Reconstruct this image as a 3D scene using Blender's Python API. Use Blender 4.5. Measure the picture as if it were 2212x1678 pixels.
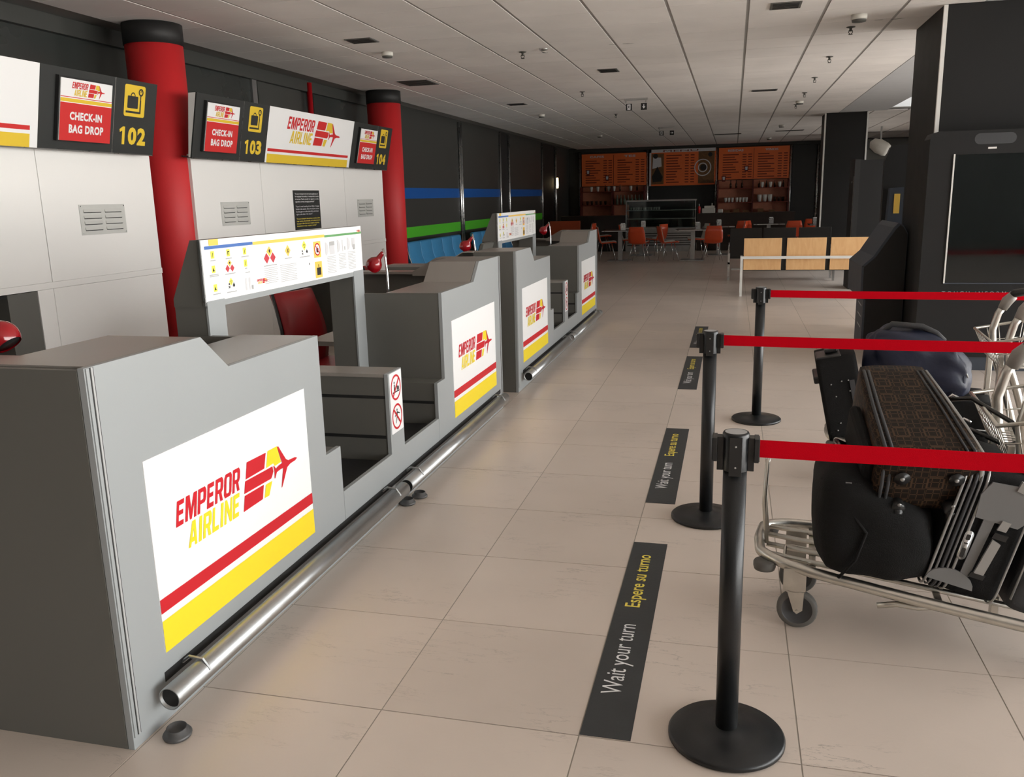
import bpy, bmesh, math, random
from mathutils import Vector, Matrix, noise
random.seed(7)
sc = bpy.context.scene
for o in list(bpy.data.objects): bpy.data.objects.remove(o)
col = sc.collection
PI = math.pi
R = math.radians

# ------------------------------------------------------------------ camera
def basis(yaw, pitch, roll):
    f = Vector((math.sin(yaw)*math.cos(pitch), math.cos(yaw)*math.cos(pitch), math.sin(pitch)))
    r0 = Vector((math.cos(yaw), -math.sin(yaw), 0)); u0 = r0.cross(f)
    r = r0*math.cos(roll)+u0*math.sin(roll); u = -r0*math.sin(roll)+u0*math.cos(roll)
    return r, u, f
cr, cu, cf = basis(-.252437, -.219, -.02464)
cam = bpy.data.cameras.new('camera'); camo = bpy.data.objects.new('camera', cam); col.objects.link(camo)
cam.sensor_width = 36; cam.lens = 1851.4/2212*36; cam.clip_start = .05; cam.clip_end = 200
camo.matrix_world = Matrix(((cr.x, cu.x, -cf.x, 0), (cr.y, cu.y, -cf.y, 0), (cr.z, cu.z, -cf.z, 1.6), (0, 0, 0, 1)))
sc.camera = camo

# ------------------------------------------------------------------ world, light, exposure
w = bpy.data.worlds.new('world'); sc.world = w; w.use_nodes = True
nt = w.node_tree; bg = nt.nodes['Background']
# bright hazy sky: lightest at the horizon, dimmer overhead; sunlit apron below the horizon
tcw = nt.nodes.new('ShaderNodeTexCoord'); sxyz = nt.nodes.new('ShaderNodeSeparateXYZ'); ramp = nt.nodes.new('ShaderNodeValToRGB'); mpr = nt.nodes.new('ShaderNodeMapRange')
nt.links.new(tcw.outputs['Generated'], sxyz.inputs[0]); mpr.inputs['From Min'].default_value = -1; nt.links.new(sxyz.outputs['Z'], mpr.inputs['Value']); nt.links.new(mpr.outputs['Result'], ramp.inputs['Fac'])
el = ramp.color_ramp.elements
el[0].position = .0; el[0].color = (1, .965, .915, 1); el[1].position = 1.0; el[1].color = (.38, .40, .42, 1)
for p_, c_ in ((.485, (1, .965, .915, 1)), (.515, (.80, .80, .79, 1)), (.75, (.55, .565, .58, 1))):
    e_ = ramp.color_ramp.elements.new(p_); e_.color = c_
nt.links.new(ramp.outputs['Color'], bg.inputs['Color']); bg.inputs['Strength'].default_value = 13.2
def area(name, loc, size, sizey, rot, energy, color, portal=False, spread=None):
    l = bpy.data.lights.new(name, 'AREA'); l.shape = 'RECTANGLE'; l.size = size; l.size_y = sizey; l.energy = energy; l.color = color
    if portal: l.cycles.is_portal = True
    if spread: l.spread = spread
    o = bpy.data.objects.new(name, l); o.location = loc; o.rotation_euler = rot; col.objects.link(o); return o
area('window_light_portal', (6.65, 3.8, 1.55), 2.95, 20.4, (0, R(90), 0), 1, (1, 1, 1), True)
area('skylight_portal', (3.7, 16.0, 3.75), 1.7, 6.4, (0, 0, 0), 1, (1, 1, 1), True)
area('cafe_window_portal', (6.65, 23.5, 1.4), 1.0, 5.0, (0, R(90), 0), 1, (1, 1, 1), True)
sc.view_settings.view_transform = 'Standard'; sc.view_settings.look = 'None'
sc.view_settings.exposure = 0.0; sc.view_settings.gamma = 1; sc.view_settings.use_curve_mapping = False

# ------------------------------------------------------------------ materials
def lin(c):
    c = c/255
    return c/12.92 if c <= .04045 else ((c+.055)/1.055)**2.4
def rgb(r, g, b): return (lin(r), lin(g), lin(b))
MATS = {}
def mat(name, color, rough=.5, metal=0, var=.06, scale=6., bump=0., bscale=60., emit=0, spec=None, coat=0, rvar=.05, alpha=None):
    m = bpy.data.materials.new(name); m.use_nodes = True; n = m.node_tree; L = n.links
    b = n.nodes['Principled BSDF']
    tc = n.nodes.new('ShaderNodeTexCoord'); nz = n.nodes.new('ShaderNodeTexNoise')
    nz.inputs['Scale'].default_value = scale; nz.inputs['Detail'].default_value = 4
    L.new(tc.outputs['Object'], nz.inputs['Vector'])
    mx = n.nodes.new('ShaderNodeMix'); mx.data_type = 'RGBA'
    mx.inputs['A'].default_value = tuple(max(0, x*(1-var)) for x in color)+(1,)
    mx.inputs['B'].default_value = tuple(min(1, x*(1+var)) for x in color)+(1,)
    L.new(nz.outputs['Fac'], mx.inputs['Factor']); L.new(mx.outputs['Result'], b.inputs['Base Color'])
    mr = n.nodes.new('ShaderNodeMapRange'); mr.inputs['To Min'].default_value = max(.02, rough-rvar); mr.inputs['To Max'].default_value = min(1, rough+rvar)
    L.new(nz.outputs['Fac'], mr.inputs['Value']); L.new(mr.outputs['Result'], b.inputs['Roughness'])
    b.inputs['Metallic'].default_value = metal
    if spec is not None: b.inputs['Specular IOR Level'].default_value = spec
    if coat: b.inputs['Coat Weight'].default_value = coat; b.inputs['Coat Roughness'].default_value = .08
    if emit:
        b.inputs['Emission Strength'].default_value = emit; L.new(mx.outputs['Result'], b.inputs['Emission Color'])
    if bump:
        n2 = n.nodes.new('ShaderNodeTexNoise'); n2.inputs['Scale'].default_value = bscale; n2.inputs['Detail'].default_value = 6
        L.new(tc.outputs['Object'], n2.inputs['Vector'])
        bp = n.nodes.new('ShaderNodeBump'); bp.inputs['Strength'].default_value = bump; bp.inputs['Distance'].default_value = .004
        L.new(n2.outputs['Fac'], bp.inputs['Height']); L.new(bp.outputs['Normal'], b.inputs['Normal'])
    MATS[name] = m; return m
def glass(name, tint=(.9, .95, .93), fac=.12):
    m = bpy.data.materials.new(name); m.use_nodes = True; n = m.node_tree; n.nodes.remove(n.nodes['Principled BSDF'])
    t = n.nodes.new('ShaderNodeBsdfTransparent'); t.inputs[0].default_value = tint+(1,)
    g = n.nodes.new('ShaderNodeBsdfGlossy'); g.inputs['Roughness'].default_value = .03
    fr = n.nodes.new('ShaderNodeFresnel'); fr.inputs['IOR'].default_value = 1.45
    mxx = n.nodes.new('ShaderNodeMixShader'); n.links.new(fr.outputs[0], mxx.inputs[0]); n.links.new(t.outputs[0], mxx.inputs[1]); n.links.new(g.outputs[0], mxx.inputs[2])
    n.links.new(mxx.outputs[0], n.nodes['Material Output'].inputs[0]); MATS[name] = m; return m

def tile_mat(name, base, rough, veins=True, rand=.07):
    m = bpy.data.materials.new(name); m.use_nodes = True; n = m.node_tree; L = n.links; b = n.nodes['Principled BSDF']
    ge = n.nodes.new('ShaderNodeNewGeometry'); oi = n.nodes.new('ShaderNodeObjectInfo')
    nz = n.nodes.new('ShaderNodeTexNoise'); nz.inputs['Scale'].default_value = 1.3; nz.inputs['Detail'].default_value = 5
    L.new(ge.outputs['Position'], nz.inputs['Vector'])
    mx = n.nodes.new('ShaderNodeMix'); mx.data_type = 'RGBA'
    mx.inputs['A'].default_value = tuple(x*.86 for x in base)+(1,); mx.inputs['B'].default_value = tuple(min(1, x*1.14) for x in base)+(1,)
    L.new(nz.outputs['Fac'], mx.inputs['Factor'])
    out = mx.outputs['Result']
    # per-tile shade
    hs = n.nodes.new('ShaderNodeHueSaturation'); mr = n.nodes.new('ShaderNodeMapRange')
    mr.inputs['To Min'].default_value = 1-rand; mr.inputs['To Max'].default_value = 1+rand
    L.new(oi.outputs['Random'], mr.inputs['Value']); L.new(mr.outputs['Result'], hs.inputs['Value']); L.new(out, hs.inputs['Color']); out = hs.outputs['Color']
    if veins:
        mp = n.nodes.new('ShaderNodeMapping'); mp.inputs['Rotation'].default_value = (0, 0, R(28)); mp.inputs['Scale'].default_value = (1.0, 5.5, 1)
        L.new(ge.outputs['Position'], mp.inputs['Vector'])
        v = n.nodes.new('ShaderNodeTexNoise'); v.inputs['Scale'].default_value = 1.7; v.inputs['Detail'].default_value = 8; v.inputs['Roughness'].default_value = .65
        L.new(mp.outputs[0], v.inputs['Vector'])
        cr_ = n.nodes.new('ShaderNodeValToRGB'); e = cr_.color_ramp.elements; e[0].position = .492; e[0].color = (0, 0, 0, 1); e[1].position = .5; e[1].color = (1, 1, 1, 1)
        x = cr_.color_ramp.elements.new(.508); x.color = (0, 0, 0, 1)
        L.new(v.outputs['Fac'], cr_.inputs['Fac'])
        n3 = n.nodes.new('ShaderNodeTexNoise'); n3.inputs['Scale'].default_value = 2.4; L.new(ge.outputs['Position'], n3.inputs['Vector'])
        r3 = n.nodes.new('ShaderNodeMapRange'); r3.inputs['From Min'].default_value = .5; r3.inputs['From Max'].default_value = .7; r3.inputs['To Max'].default_value = .85
        L.new(n3.outputs['Fac'], r3.inputs['Value'])
        ml = n.nodes.new('ShaderNodeMath'); ml.operation = 'MULTIPLY'; L.new(cr_.outputs['Color'], ml.inputs[0]); L.new(r3.outputs['Result'], ml.inputs[1])
        m2 = n.nodes.new('ShaderNodeMix'); m2.data_type = 'RGBA'; m2.inputs['B'].default_value = tuple(x*.45 for x in base)+(1,)
        L.new(ml.outputs[0], m2.inputs['Factor']); L.new(out, m2.inputs['A']); out = m2.outputs['Result']
        gr = n.nodes.new('ShaderNodeTexNoise'); gr.inputs['Scale'].default_value = 90; gr.inputs['Detail'].default_value = 3; L.new(ge.outputs['Position'], gr.inputs['Vector'])
        bp = n.nodes.new('ShaderNodeBump'); bp.inputs['Strength'].default_value = .12; bp.inputs['Distance'].default_value = .002
        L.new(gr.outputs['Fac'], bp.inputs['Height']); L.new(bp.outputs['Normal'], b.inputs['Normal'])
    else:
        gr = n.nodes.new('ShaderNodeTexNoise'); gr.inputs['Scale'].default_value = 160; gr.inputs['Detail'].default_value = 5; L.new(ge.outputs['Position'], gr.inputs['Vector'])
        bp = n.nodes.new('ShaderNodeBump'); bp.inputs['Strength'].default_value = .3; bp.inputs['Distance'].default_value = .003
        L.new(gr.outputs['Fac'], bp.inputs['Height']); L.new(bp.outputs['Normal'], b.inputs['Normal'])
    L.new(out, b.inputs['Base Color']); b.inputs['Roughness'].default_value = rough
    MATS[name] = m; return m

def wood_mat(name, a, b_):
    m = bpy.data.materials.new(name); m.use_nodes = True; n = m.node_tree; L = n.links; b = n.nodes['Principled BSDF']
    tc = n.nodes.new('ShaderNodeTexCoord'); mp = n.nodes.new('ShaderNodeMapping'); mp.inputs['Scale'].default_value = (6, 6, 1.2)
    nz = n.nodes.new('ShaderNodeTexNoise'); nz.inputs['Scale'].default_value = 3; nz.inputs['Detail'].default_value = 5; nz.inputs['Distortion'].default_value = 1
    L.new(tc.outputs['Object'], mp.inputs[0]); L.new(mp.outputs[0], nz.inputs['Vector'])
    mx = n.nodes.new('ShaderNodeMix'); mx.data_type = 'RGBA'; mx.inputs['A'].default_value = a+(1,); mx.inputs['B'].default_value = b_+(1,)
    L.new(nz.outputs['Fac'], mx.inputs['Factor']); L.new(mx.outputs['Result'], b.inputs['Base Color']); b.inputs['Roughness'].default_value = .45
    MATS[name] = m; return m

def monogram_mat(name, base, line):
    # woven geometric key pattern: bricks crossed with a finer set of bars
    m = bpy.data.materials.new(name); m.use_nodes = True; n = m.node_tree; L = n.links; b = n.nodes['Principled BSDF']
    tc = n.nodes.new('ShaderNodeTexCoord')
    facs = []
    for sx, sy, off in ((40, 20, .5), (20, 40, .25)):
        br = n.nodes.new('ShaderNodeTexBrick'); br.inputs['Scale'].default_value = 1.0
        br.inputs['Color1'].default_value = (0, 0, 0, 1); br.inputs['Color2'].default_value = (0, 0, 0, 1); br.inputs['Mortar'].default_value = (1, 1, 1, 1)
        br.inputs['Mortar Size'].default_value = .07; br.inputs['Mortar Smooth'].default_value = .2; br.inputs['Brick Width'].default_value = 1.0; br.inputs['Row Height'].default_value = 1.0; br.offset = off
        mp = n.nodes.new('ShaderNodeMapping'); mp.inputs['Scale'].default_value = (sx, sy, 1) ; mp.inputs['Rotation'].default_value = (0, 0, R(90) if sx < sy else 0)
        L.new(tc.outputs['UV'], mp.inputs[0]); L.new(mp.outputs[0], br.inputs['Vector']); facs.append(br.outputs['Color'])
    ad = n.nodes.new('ShaderNodeMix'); ad.data_type = 'RGBA'; ad.blend_type = 'DIFFERENCE'; ad.inputs['Factor'].default_value = 1
    L.new(facs[0], ad.inputs['A']); L.new(facs[1], ad.inputs['B'])
    mx = n.nodes.new('ShaderNodeMix'); mx.data_type = 'RGBA'; mx.inputs['A'].default_value = base+(1,); mx.inputs['B'].default_value = line+(1,)
    L.new(ad.outputs['Result'], mx.inputs['Factor']); L.new(mx.outputs['Result'], b.inputs['Base Color']); b.inputs['Roughness'].default_value = .6; b.inputs['Specular IOR Level'].default_value = .2
    MATS[name] = m; return m

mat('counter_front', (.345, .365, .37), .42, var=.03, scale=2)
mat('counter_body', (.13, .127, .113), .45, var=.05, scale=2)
mat('counter_top', (.30, .275, .25), .35, var=.05, scale=2)
mat('dark_gap', (.012, .012, .012), .6)
mat('belt_rubber', (.012, .012, .013), .55, bump=.2)
mat('alu', (.62, .63, .63), .28, 1.0, var=.1, scale=9)
mat('alu_dull', (.45, .46, .46), .38, 1.0, var=.15, scale=12, bump=.1)
mat('chrome', (.72, .72, .72), .12, 1.0)
mat('trolley_steel', (.62, .60, .55), .34, 1.0, var=.22, scale=18)
mat('white_panel', (.90, .885, .86), .4, var=.02, scale=1.5)
mat('sign_white', (.93, .93, .93), .35, var=.005)
mat('red_print', rgb(205, 22, 38), .4, var=.02)
mat('yellow_print', rgb(250, 222, 40), .4, var=.02)
mat('header_yellow', rgb(235, 200, 60), .4, var=.02)
mat('header_red', rgb(212, 50, 50), .4, var=.02)
mat('black_panel', (.028, .03, .029), .5, var=.1)
mat('black_print', (.02, .02, .02), .5)
mat('grey_print', (.45, .45, .45), .5)
mat('pale_grey_print', (.68, .68, .70), .5)
mat('blue_print', rgb(75, 115, 185), .5)
mat('amber_print', rgb(250, 205, 95), .5)
mat('lemon_print', rgb(248, 240, 90), .5)
mat('green_print', rgb(105, 165, 105), .5)
mat('diamond_red', rgb(200, 60, 70), .5)
mat('white_print', (.85, .85, .85), .5)
mat('yellow_text', rgb(240, 220, 90), .5)
mat('column_red', rgb(205, 38, 42), .55, var=.05, bump=.15, bscale=200)
mat('vent_grey', (.60, .60, .57), .45)
mat('black_matte', (.012, .012, .012), .6)
mat('stanchion_black', (.010, .011, .012), .38, var=.2, scale=14, bump=.08, bscale=160)
mat('belt_red', rgb(200, 0, 24), .8, bump=.4, bscale=600, var=.04, spec=.08)
mat('wall_dark', (.045, .047, .043), .42, var=.12, scale=1.2)
mat('wall_gloss', (.030, .034, .032), .28, var=.12, scale=1.0)
mat('wall_plain', (.16, .16, .155), .7)
mat('stripe_blue', rgb(0, 84, 165), .5)
mat('stripe_green', rgb(80, 190, 40), .5)
mat('ceiling_grid', (.36, .35, .33), .6)
mat('plaster', (.55, .56, .57), .8, bump=.05)
mat('grout', (.40, .36, .31), .9)
mat('grout_under', (.26, .24, .22), .95)
mat('tape_black', (.035, .038, .04), .55, var=.35, scale=9, bump=.2)
mat('pillar_dark', (.020, .020, .020), .6, var=.08, spec=.25)
mat('kiosk_dark', (.018, .018, .018), .6, var=.06, spec=.25)
mat('kiosk_navy', (.062, .072, .092), .55, spec=.3)
mat('screen', (.004, .006, .006), .06, var=.3, spec=.6)
mat('trim_white', (.85, .84, .80), .3)
mat('wood_dark', (.022, .012, .008), .35, var=.4, scale=8)
mat('orange_shell', rgb(235, 85, 38), .38, coat=.3)
mat('red_seat', rgb(150, 14, 24), .45, coat=.2)
mat('cream_shell', (.80, .77, .70), .4)
mat('menu_orange', rgb(243, 120, 60), .5, var=.06)
mat('menu_dark', rgb(120, 40, 20), .5)
mat('food_brown', rgb(120, 85, 50), .5, var=.5, scale=14)
mat('shelf_back', rgb(215, 140, 110), .5, var=.25, scale=5)
mat('shelf_red', rgb(90, 25, 20), .5)
mat('ceramic', (.75, .74, .70), .25)
mat('bottle_glass', (.10, .13, .10), .08, spec=.8)
mat('dark_bottle', (.05, .02, .012), .1)
mat('sofa_blue', rgb(62, 140, 190), .42, var=.08)
mat('sprinkler', (.10, .10, .09), .4, .6)
mat('detector_white', (.70, .68, .62), .5)
mat('grille', (.10, .10, .09), .6)
mat('bag_black', (.010, .010, .010), .8, spec=.2, bump=.5, bscale=260, var=.25)
mat('bag_charcoal', (.05, .052, .056), .6, bump=.3, bscale=150)
mat('bag_grey', (.20, .20, .20), .5)
mat('bag_silver', (.40, .40, .39), .35, .5)
mat('cap_grey', (.10, .10, .10), .4, .3)
mat('navy_nylon', rgb(24, 31, 54), .55, bump=1.0, bscale=14, var=.3, scale=8)
mat('leather_black', (.012, .011, .010), .25, coat=.3)
mat('plastic_black', (.018, .018, .018), .35)
mat('wheel_grey', (.05, .05, .052), .5)
mat('tyre_grey', (.115, .11, .10), .6)
mat('lamp_red', rgb(150, 8, 22), .12, coat=.6)
mat('pipe_red', rgb(165, 15, 25), .4)
mat('orange_board', rgb(200, 85, 45), .5)
mat('flap_black', (.006, .006, .006), .7)
mat('teal_screen', rgb(20, 80, 80), .3)
glass('pane', (.965, .965, .962)); glass('case_glass', (.82, .88, .86))
tile_mat('floor_tile', (.675, .58, .505), .34, True, .05)
tile_mat('ceiling_tile', (.88, .845, .81), .85, False, .03)
wood_mat('beech', rgb(250, 208, 150), rgb(228, 172, 118))
monogram_mat('monogram', rgb(27, 20, 15), rgb(74, 55, 38))

# ------------------------------------------------------------------ mesh builder
class MB:
    def __init__(s): s.v = []; s.f = []; s.m = []; s.mi = 0; s.mats = []; s.smooth = []; s.sm = False; s.uv = None
    def mat(s, name, smooth=None):
        if name not in s.mats: s.mats.append(name)
        s.mi = s.mats.index(name)
        if smooth is not None: s.sm = smooth
        return s
    def add(s, vs, fs):
        o = len(s.v); s.v += [tuple(p) for p in vs]
        for f in fs: s.f.append(tuple(i+o for i in f)); s.m.append(s.mi); s.smooth.append(s.sm)
        return s
    def box(s, x0, y0, z0, x1, y1, z1):
        if x0 > x1: x0, x1 = x1, x0
        if y0 > y1: y0, y1 = y1, y0
        if z0 > z1: z0, z1 = z1, z0
        v = [(x, y, z) for x in (x0, x1) for y in (y0, y1) for z in (z0, z1)]
        return s.add(v, [(0, 1, 3, 2), (4, 6, 7, 5), (0, 4, 5, 1), (2, 3, 7, 6), (0, 2, 6, 4), (1, 5, 7, 3)])
    def prism(s, poly, ax, a, b):
        # poly in the two remaining axes (order x,y,z without ax)
        def P(p, t):
            return {'x': (t, p[0], p[1]), 'y': (p[0], t, p[1]), 'z': (p[0], p[1], t)}[ax]
        n = len(poly); v = [P(p, a) for p in poly]+[P(p, b) for p in poly]
        return s.add(v, [tuple(range(n))[::-1], tuple(range(n, 2*n))]+[(i, (i+1) % n, n+(i+1) % n, n+i) for i in range(n)])
    def tube(s, pts, r, n=10, caps=True, closed=False):
        pts = [Vector(p) for p in pts]; k = len(pts); rr = r if isinstance(r, (list, tuple)) else [r]*k
        vs = []; ref = None
        for i, p in enumerate(pts):
            if closed: t = (pts[(i+1) % k]-pts[i-1]).normalized()
            else: t = (pts[min(i+1, k-1)]-pts[max(i-1, 0)]).normalized()
            if ref is None: ref = Vector((0, 0, 1)) if abs(t.z) < .9 else Vector((1, 0, 0))
            a = (ref-t*ref.dot(t)).normalized(); ref = a; b = t.cross(a)
            for j in range(n): vs.append(p+(a*math.cos(2*PI*j/n)+b*math.sin(2*PI*j/n))*rr[i])
        fs = []
        for i in range(k if closed else k-1):
            for j in range(n):
                fs.append((i*n+j, i*n+(j+1) % n, ((i+1) % k)*n+(j+1) % n, ((i+1) % k)*n+j))
        if caps and not closed: fs.append(tuple(range(n))[::-1]); fs.append(tuple((k-1)*n+j for j in range(n)))
        return s.add(vs, fs)
    def lathe(s, prof, c=(0, 0, 0), n=32, axis='z', cap=True):
        vs = []
        for r, h in prof:
            for j in range(n):
                a = 2*PI*j/n; x, y = r*math.cos(a), r*math.sin(a)
                p = {'z': (x, y, h), 'y': (x, h, y), 'x': (h, x, y)}[axis]
                vs.append((p[0]+c[0], p[1]+c[1], p[2]+c[2]))
        fs = [(i*n+j, i*n+(j+1) % n, (i+1)*n+(j+1) % n, (i+1)*n+j) for i in range(len(prof)-1) for j in range(n)]
        if cap: fs.append(tuple(range(n))[::-1]); fs.append(tuple((len(prof)-1)*n+j for j in range(n)))
        return s.add(vs, fs)
    def xf(s, M, start=0):
        for i in range(start, len(s.v)): s.v[i] = tuple(M @ Vector(s.v[i]))
        return s
    def build(s, name, parent=None, bevel=0, label=None, loc=None, subsurf=0, smooth=False):
        me = bpy.data.meshes.new(name); me.from_pydata(s.v, [], s.f)
        for m in s.mats: me.materials.append(MATS[m])
        me.polygons.foreach_set('material_index', s.m); me.polygons.foreach_set('use_smooth', [x or smooth for x in s.smooth])
        me.update(); o = bpy.data.objects.new(name, me); col.objects.link(o)
        bm = bmesh.new(); bm.from_mesh(me); bmesh.ops.recalc_face_normals(bm, faces=bm.faces); bm.to_mesh(me); bm.free()
        if parent: o.parent = parent
        if loc: o.location = loc
        if label: o['label'] = label
        if bevel:
            b = o.modifiers.new('bevel', 'BEVEL'); b.width = bevel; b.segments = 2; b.limit_method = 'ANGLE'; b.angle_limit = R(40)
        if subsurf:
            q = o.modifiers.new('sub', 'SUBSURF'); q.levels = subsurf; q.render_levels = subsurf
        return o
def B(m, sm=False): return MB().mat(m, sm)
def empty(name, loc, label, cat, rz=0, group=None):
    o = bpy.data.objects.new(name, None); col.objects.link(o); o.location = loc; o.rotation_euler = (0, 0, rz); o.empty_display_size = .1
    o['label'] = label; o['category'] = cat
    if group: o['group'] = group
    return o
def tag(o, label, cat, group=None):
    o['label'] = label; o['category'] = cat
    if group: o['group'] = group
    return o
def struct(o): o['kind'] = 'structure'; return o
def copy_tree(o, parent=None):
    c = o.copy(); col.objects.link(c)
    if parent: c.parent = parent
    for ch in list(o.children): copy_tree(ch, c)
    return c
def dup(root, loc, rz=0, label=None, group=None):
    r = copy_tree(root); r.location = loc; r.rotation_euler = (0, 0, rz)
    if label: r['label'] = label
    if group: r['group'] = group
    return r

# flat graphics: F maps (a, b, h) to 3D
class Frame:
    def __init__(s, o, u, v):
        s.o = Vector(o); s.u = Vector(u).normalized(); s.v = Vector(v).normalized(); s.n = s.u.cross(s.v)
    def __call__(s, a, b, h=0): return tuple(s.o+s.u*a+s.v*b+s.n*h)
def g_poly(mb, F, pts, h): mb.add([F(a, b, h) for a, b in pts], [tuple(range(len(pts)))])
def g_rect(mb, F, a0, b0, a1, b1, h): g_poly(mb, F, [(a0, b0), (a1, b0), (a1, b1), (a0, b1)], h)
def g_disc(mb, F, ca, cb, r, h, n=28, ry=None): g_poly(mb, F, [(ca+r*math.cos(2*PI*i/n), cb+(ry or r)*math.sin(2*PI*i/n)) for i in range(n)], h)
def g_ring(mb, F, ca, cb, r0, r1, h, n=36):
    vs = [F(ca+r*math.cos(2*PI*i/n), cb+r*math.sin(2*PI*i/n), h) for r in (r0, r1) for i in range(n)]
    mb.add(vs, [(i, (i+1) % n, n+(i+1) % n, n+i) for i in range(n)])
def g_rrect(mb, F, a0, b0, a1, b1, r, h, n=5):
    p = []
    for cx, cy, s in ((a1-r, b1-r, 0), (a0+r, b1-r, 1), (a0+r, b0+r, 2), (a1-r, b0+r, 3)):
        for i in range(n+1):
            t = (s+i/n)*PI/2; p.append((cx+r*math.cos(t), cy+r*math.sin(t)))
    g_poly(mb, F, p, h)
TC = {}
def text_geo(s, bold, shear):
    k = (s, bold, shear)
    if k not in TC:
        c = bpy.data.curves.new('t', 'FONT'); c.body = s; c.size = 1; c.offset = bold; c.shear = shear; c.resolution_u = 3
        if len(s) > 1: c.space_character = 1+bold*2.2
        o = bpy.data.objects.new('t', c); me = bpy.data.meshes.new_from_object(o)
        v = [(p.co.x, p.co.y) for p in me.vertices]; f = [tuple(p.vertices) for p in me.polygons]
        bpy.data.objects.remove(o); bpy.data.curves.remove(c); bpy.data.meshes.remove(me); TC[k] = (v, f)
    return TC[k]
def g_text(mb, F, s, a0, b0, a1, b1, h, bold=0, shear=0, full=False):
    v, f = text_geo(s, bold, shear)
    if not v: return
    x0 = min(p[0] for p in v); x1 = max(p[0] for p in v)
    y0 = min(p[1] for p in v); y1 = max(p[1] for p in v)
    if full: y0, y1 = -.2, .75
    mb.add([F(a0+(p[0]-x0)/(x1-x0)*(a1-a0), b0+(p[1]-y0)/(y1-y0)*(b1-b0), h) for p in v], f)

GL = {
 'E': [[(0,0),(.30,0),(.30,1),(0,1)],[(.30,0),(.92,0),(.92,.19),(.30,.19)],[(.30,.42),(.84,.42),(.84,.60),(.30,.60)],[(.30,.81),(.92,.81),(.92,1),(.30,1)]],
 'M': [[(0,0),(.22,0),(.22,1),(0,1)],[(.78,0),(1,0),(1,1),(.78,1)],[(.22,1),(.22,.62),(.42,0),(.50,0),(.50,.40),(.32,1)],[(.78,1),(.78,.62),(.58,0),(.50,0),(.50,.40),(.68,1)]],
 'P': [[(0,0),(.30,0),(.30,1),(0,1)],[(.30,1),(.30,.83),(.60,.83),(.66,.78),(.94,.90),(.80,1)],[(.66,.78),(.94,.90),(1,.80),(1,.55),(.94,.44),(.66,.56)],[(.66,.56),(.94,.44),(.80,.36),(.30,.36),(.30,.52),(.60,.52)]],
 'O': [[(.0,.14),(.30,.22),(.30,.78),(0,.86)],[(1,.14),(.70,.22),(.70,.78),(1,.86)],[(0,.86),(.30,.78),(.36,.84),(.64,.84),(.70,.78),(1,.86),(.84,1),(.16,1)],[(0,.14),(.30,.22),(.36,.16),(.64,.16),(.70,.22),(1,.14),(.84,0),(.16,0)]],
 'A': [[(0,0),(.26,0),(.52,.72),(.52,1),(.32,1)],[(1,0),(.74,0),(.50,.72),(.50,1),(.70,1)],[(.30,.17),(.72,.17),(.66,.35),(.36,.35)]],
 'I': [[(0.1,0),(.9,0),(.9,1),(.1,1)]],
 'L': [[(0,0),(.32,0),(.32,1),(0,1)],[(.32,0),(.95,0),(.95,.19),(.32,.19)]],
 'N': [[(0,0),(.26,0),(.26,1),(0,1)],[(.74,0),(1,0),(1,1),(.74,1)],[(.26,1),(.26,.60),(.74,0),(.74,.40)]]}
GL['R'] = GL['P']+[[(.45,.40),(.74,.44),(1,0),(.68,0)]]
GWD = {'I': .42, 'M': 1.3, 'L': .85, 'E': .88}
def g_block(mb, F, s, a0, b0, a1, b1, h, shear=0):
    gap = .14; tot = sum(GWD.get(c, 1) for c in s)+gap*(len(s)-1); sh = shear*(b1-b0); k = (a1-a0-sh)/tot; x = a0
    for c in s:
        w_ = GWD.get(c, 1)*k
        for p in GL[c]: g_poly(mb, F, [(x+q[0]*w_+q[1]*sh, b0+q[1]*(b1-b0)) for q in p], h)
        x += w_+gap*k
def g_number(mb, F, s, a0, b0, a1, b1, h, bold):
    n = len(s); w_ = (a1-a0)/n
    for i, c in enumerate(s):
        x = a0+i*w_; e = w_*.92
        if c == '1': g_poly(mb, F, [(x+e*.42, b0), (x+e*.72, b0), (x+e*.72, b1), (x+e*.48, b1), (x+e*.10, b1-(b1-b0)*.17), (x+e*.16, b1-(b1-b0)*.33), (x+e*.42, b1-(b1-b0)*.24)], h)
        else: g_text(mb, F, c, x, b0, x+e, b1, h, bold=bold)

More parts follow.
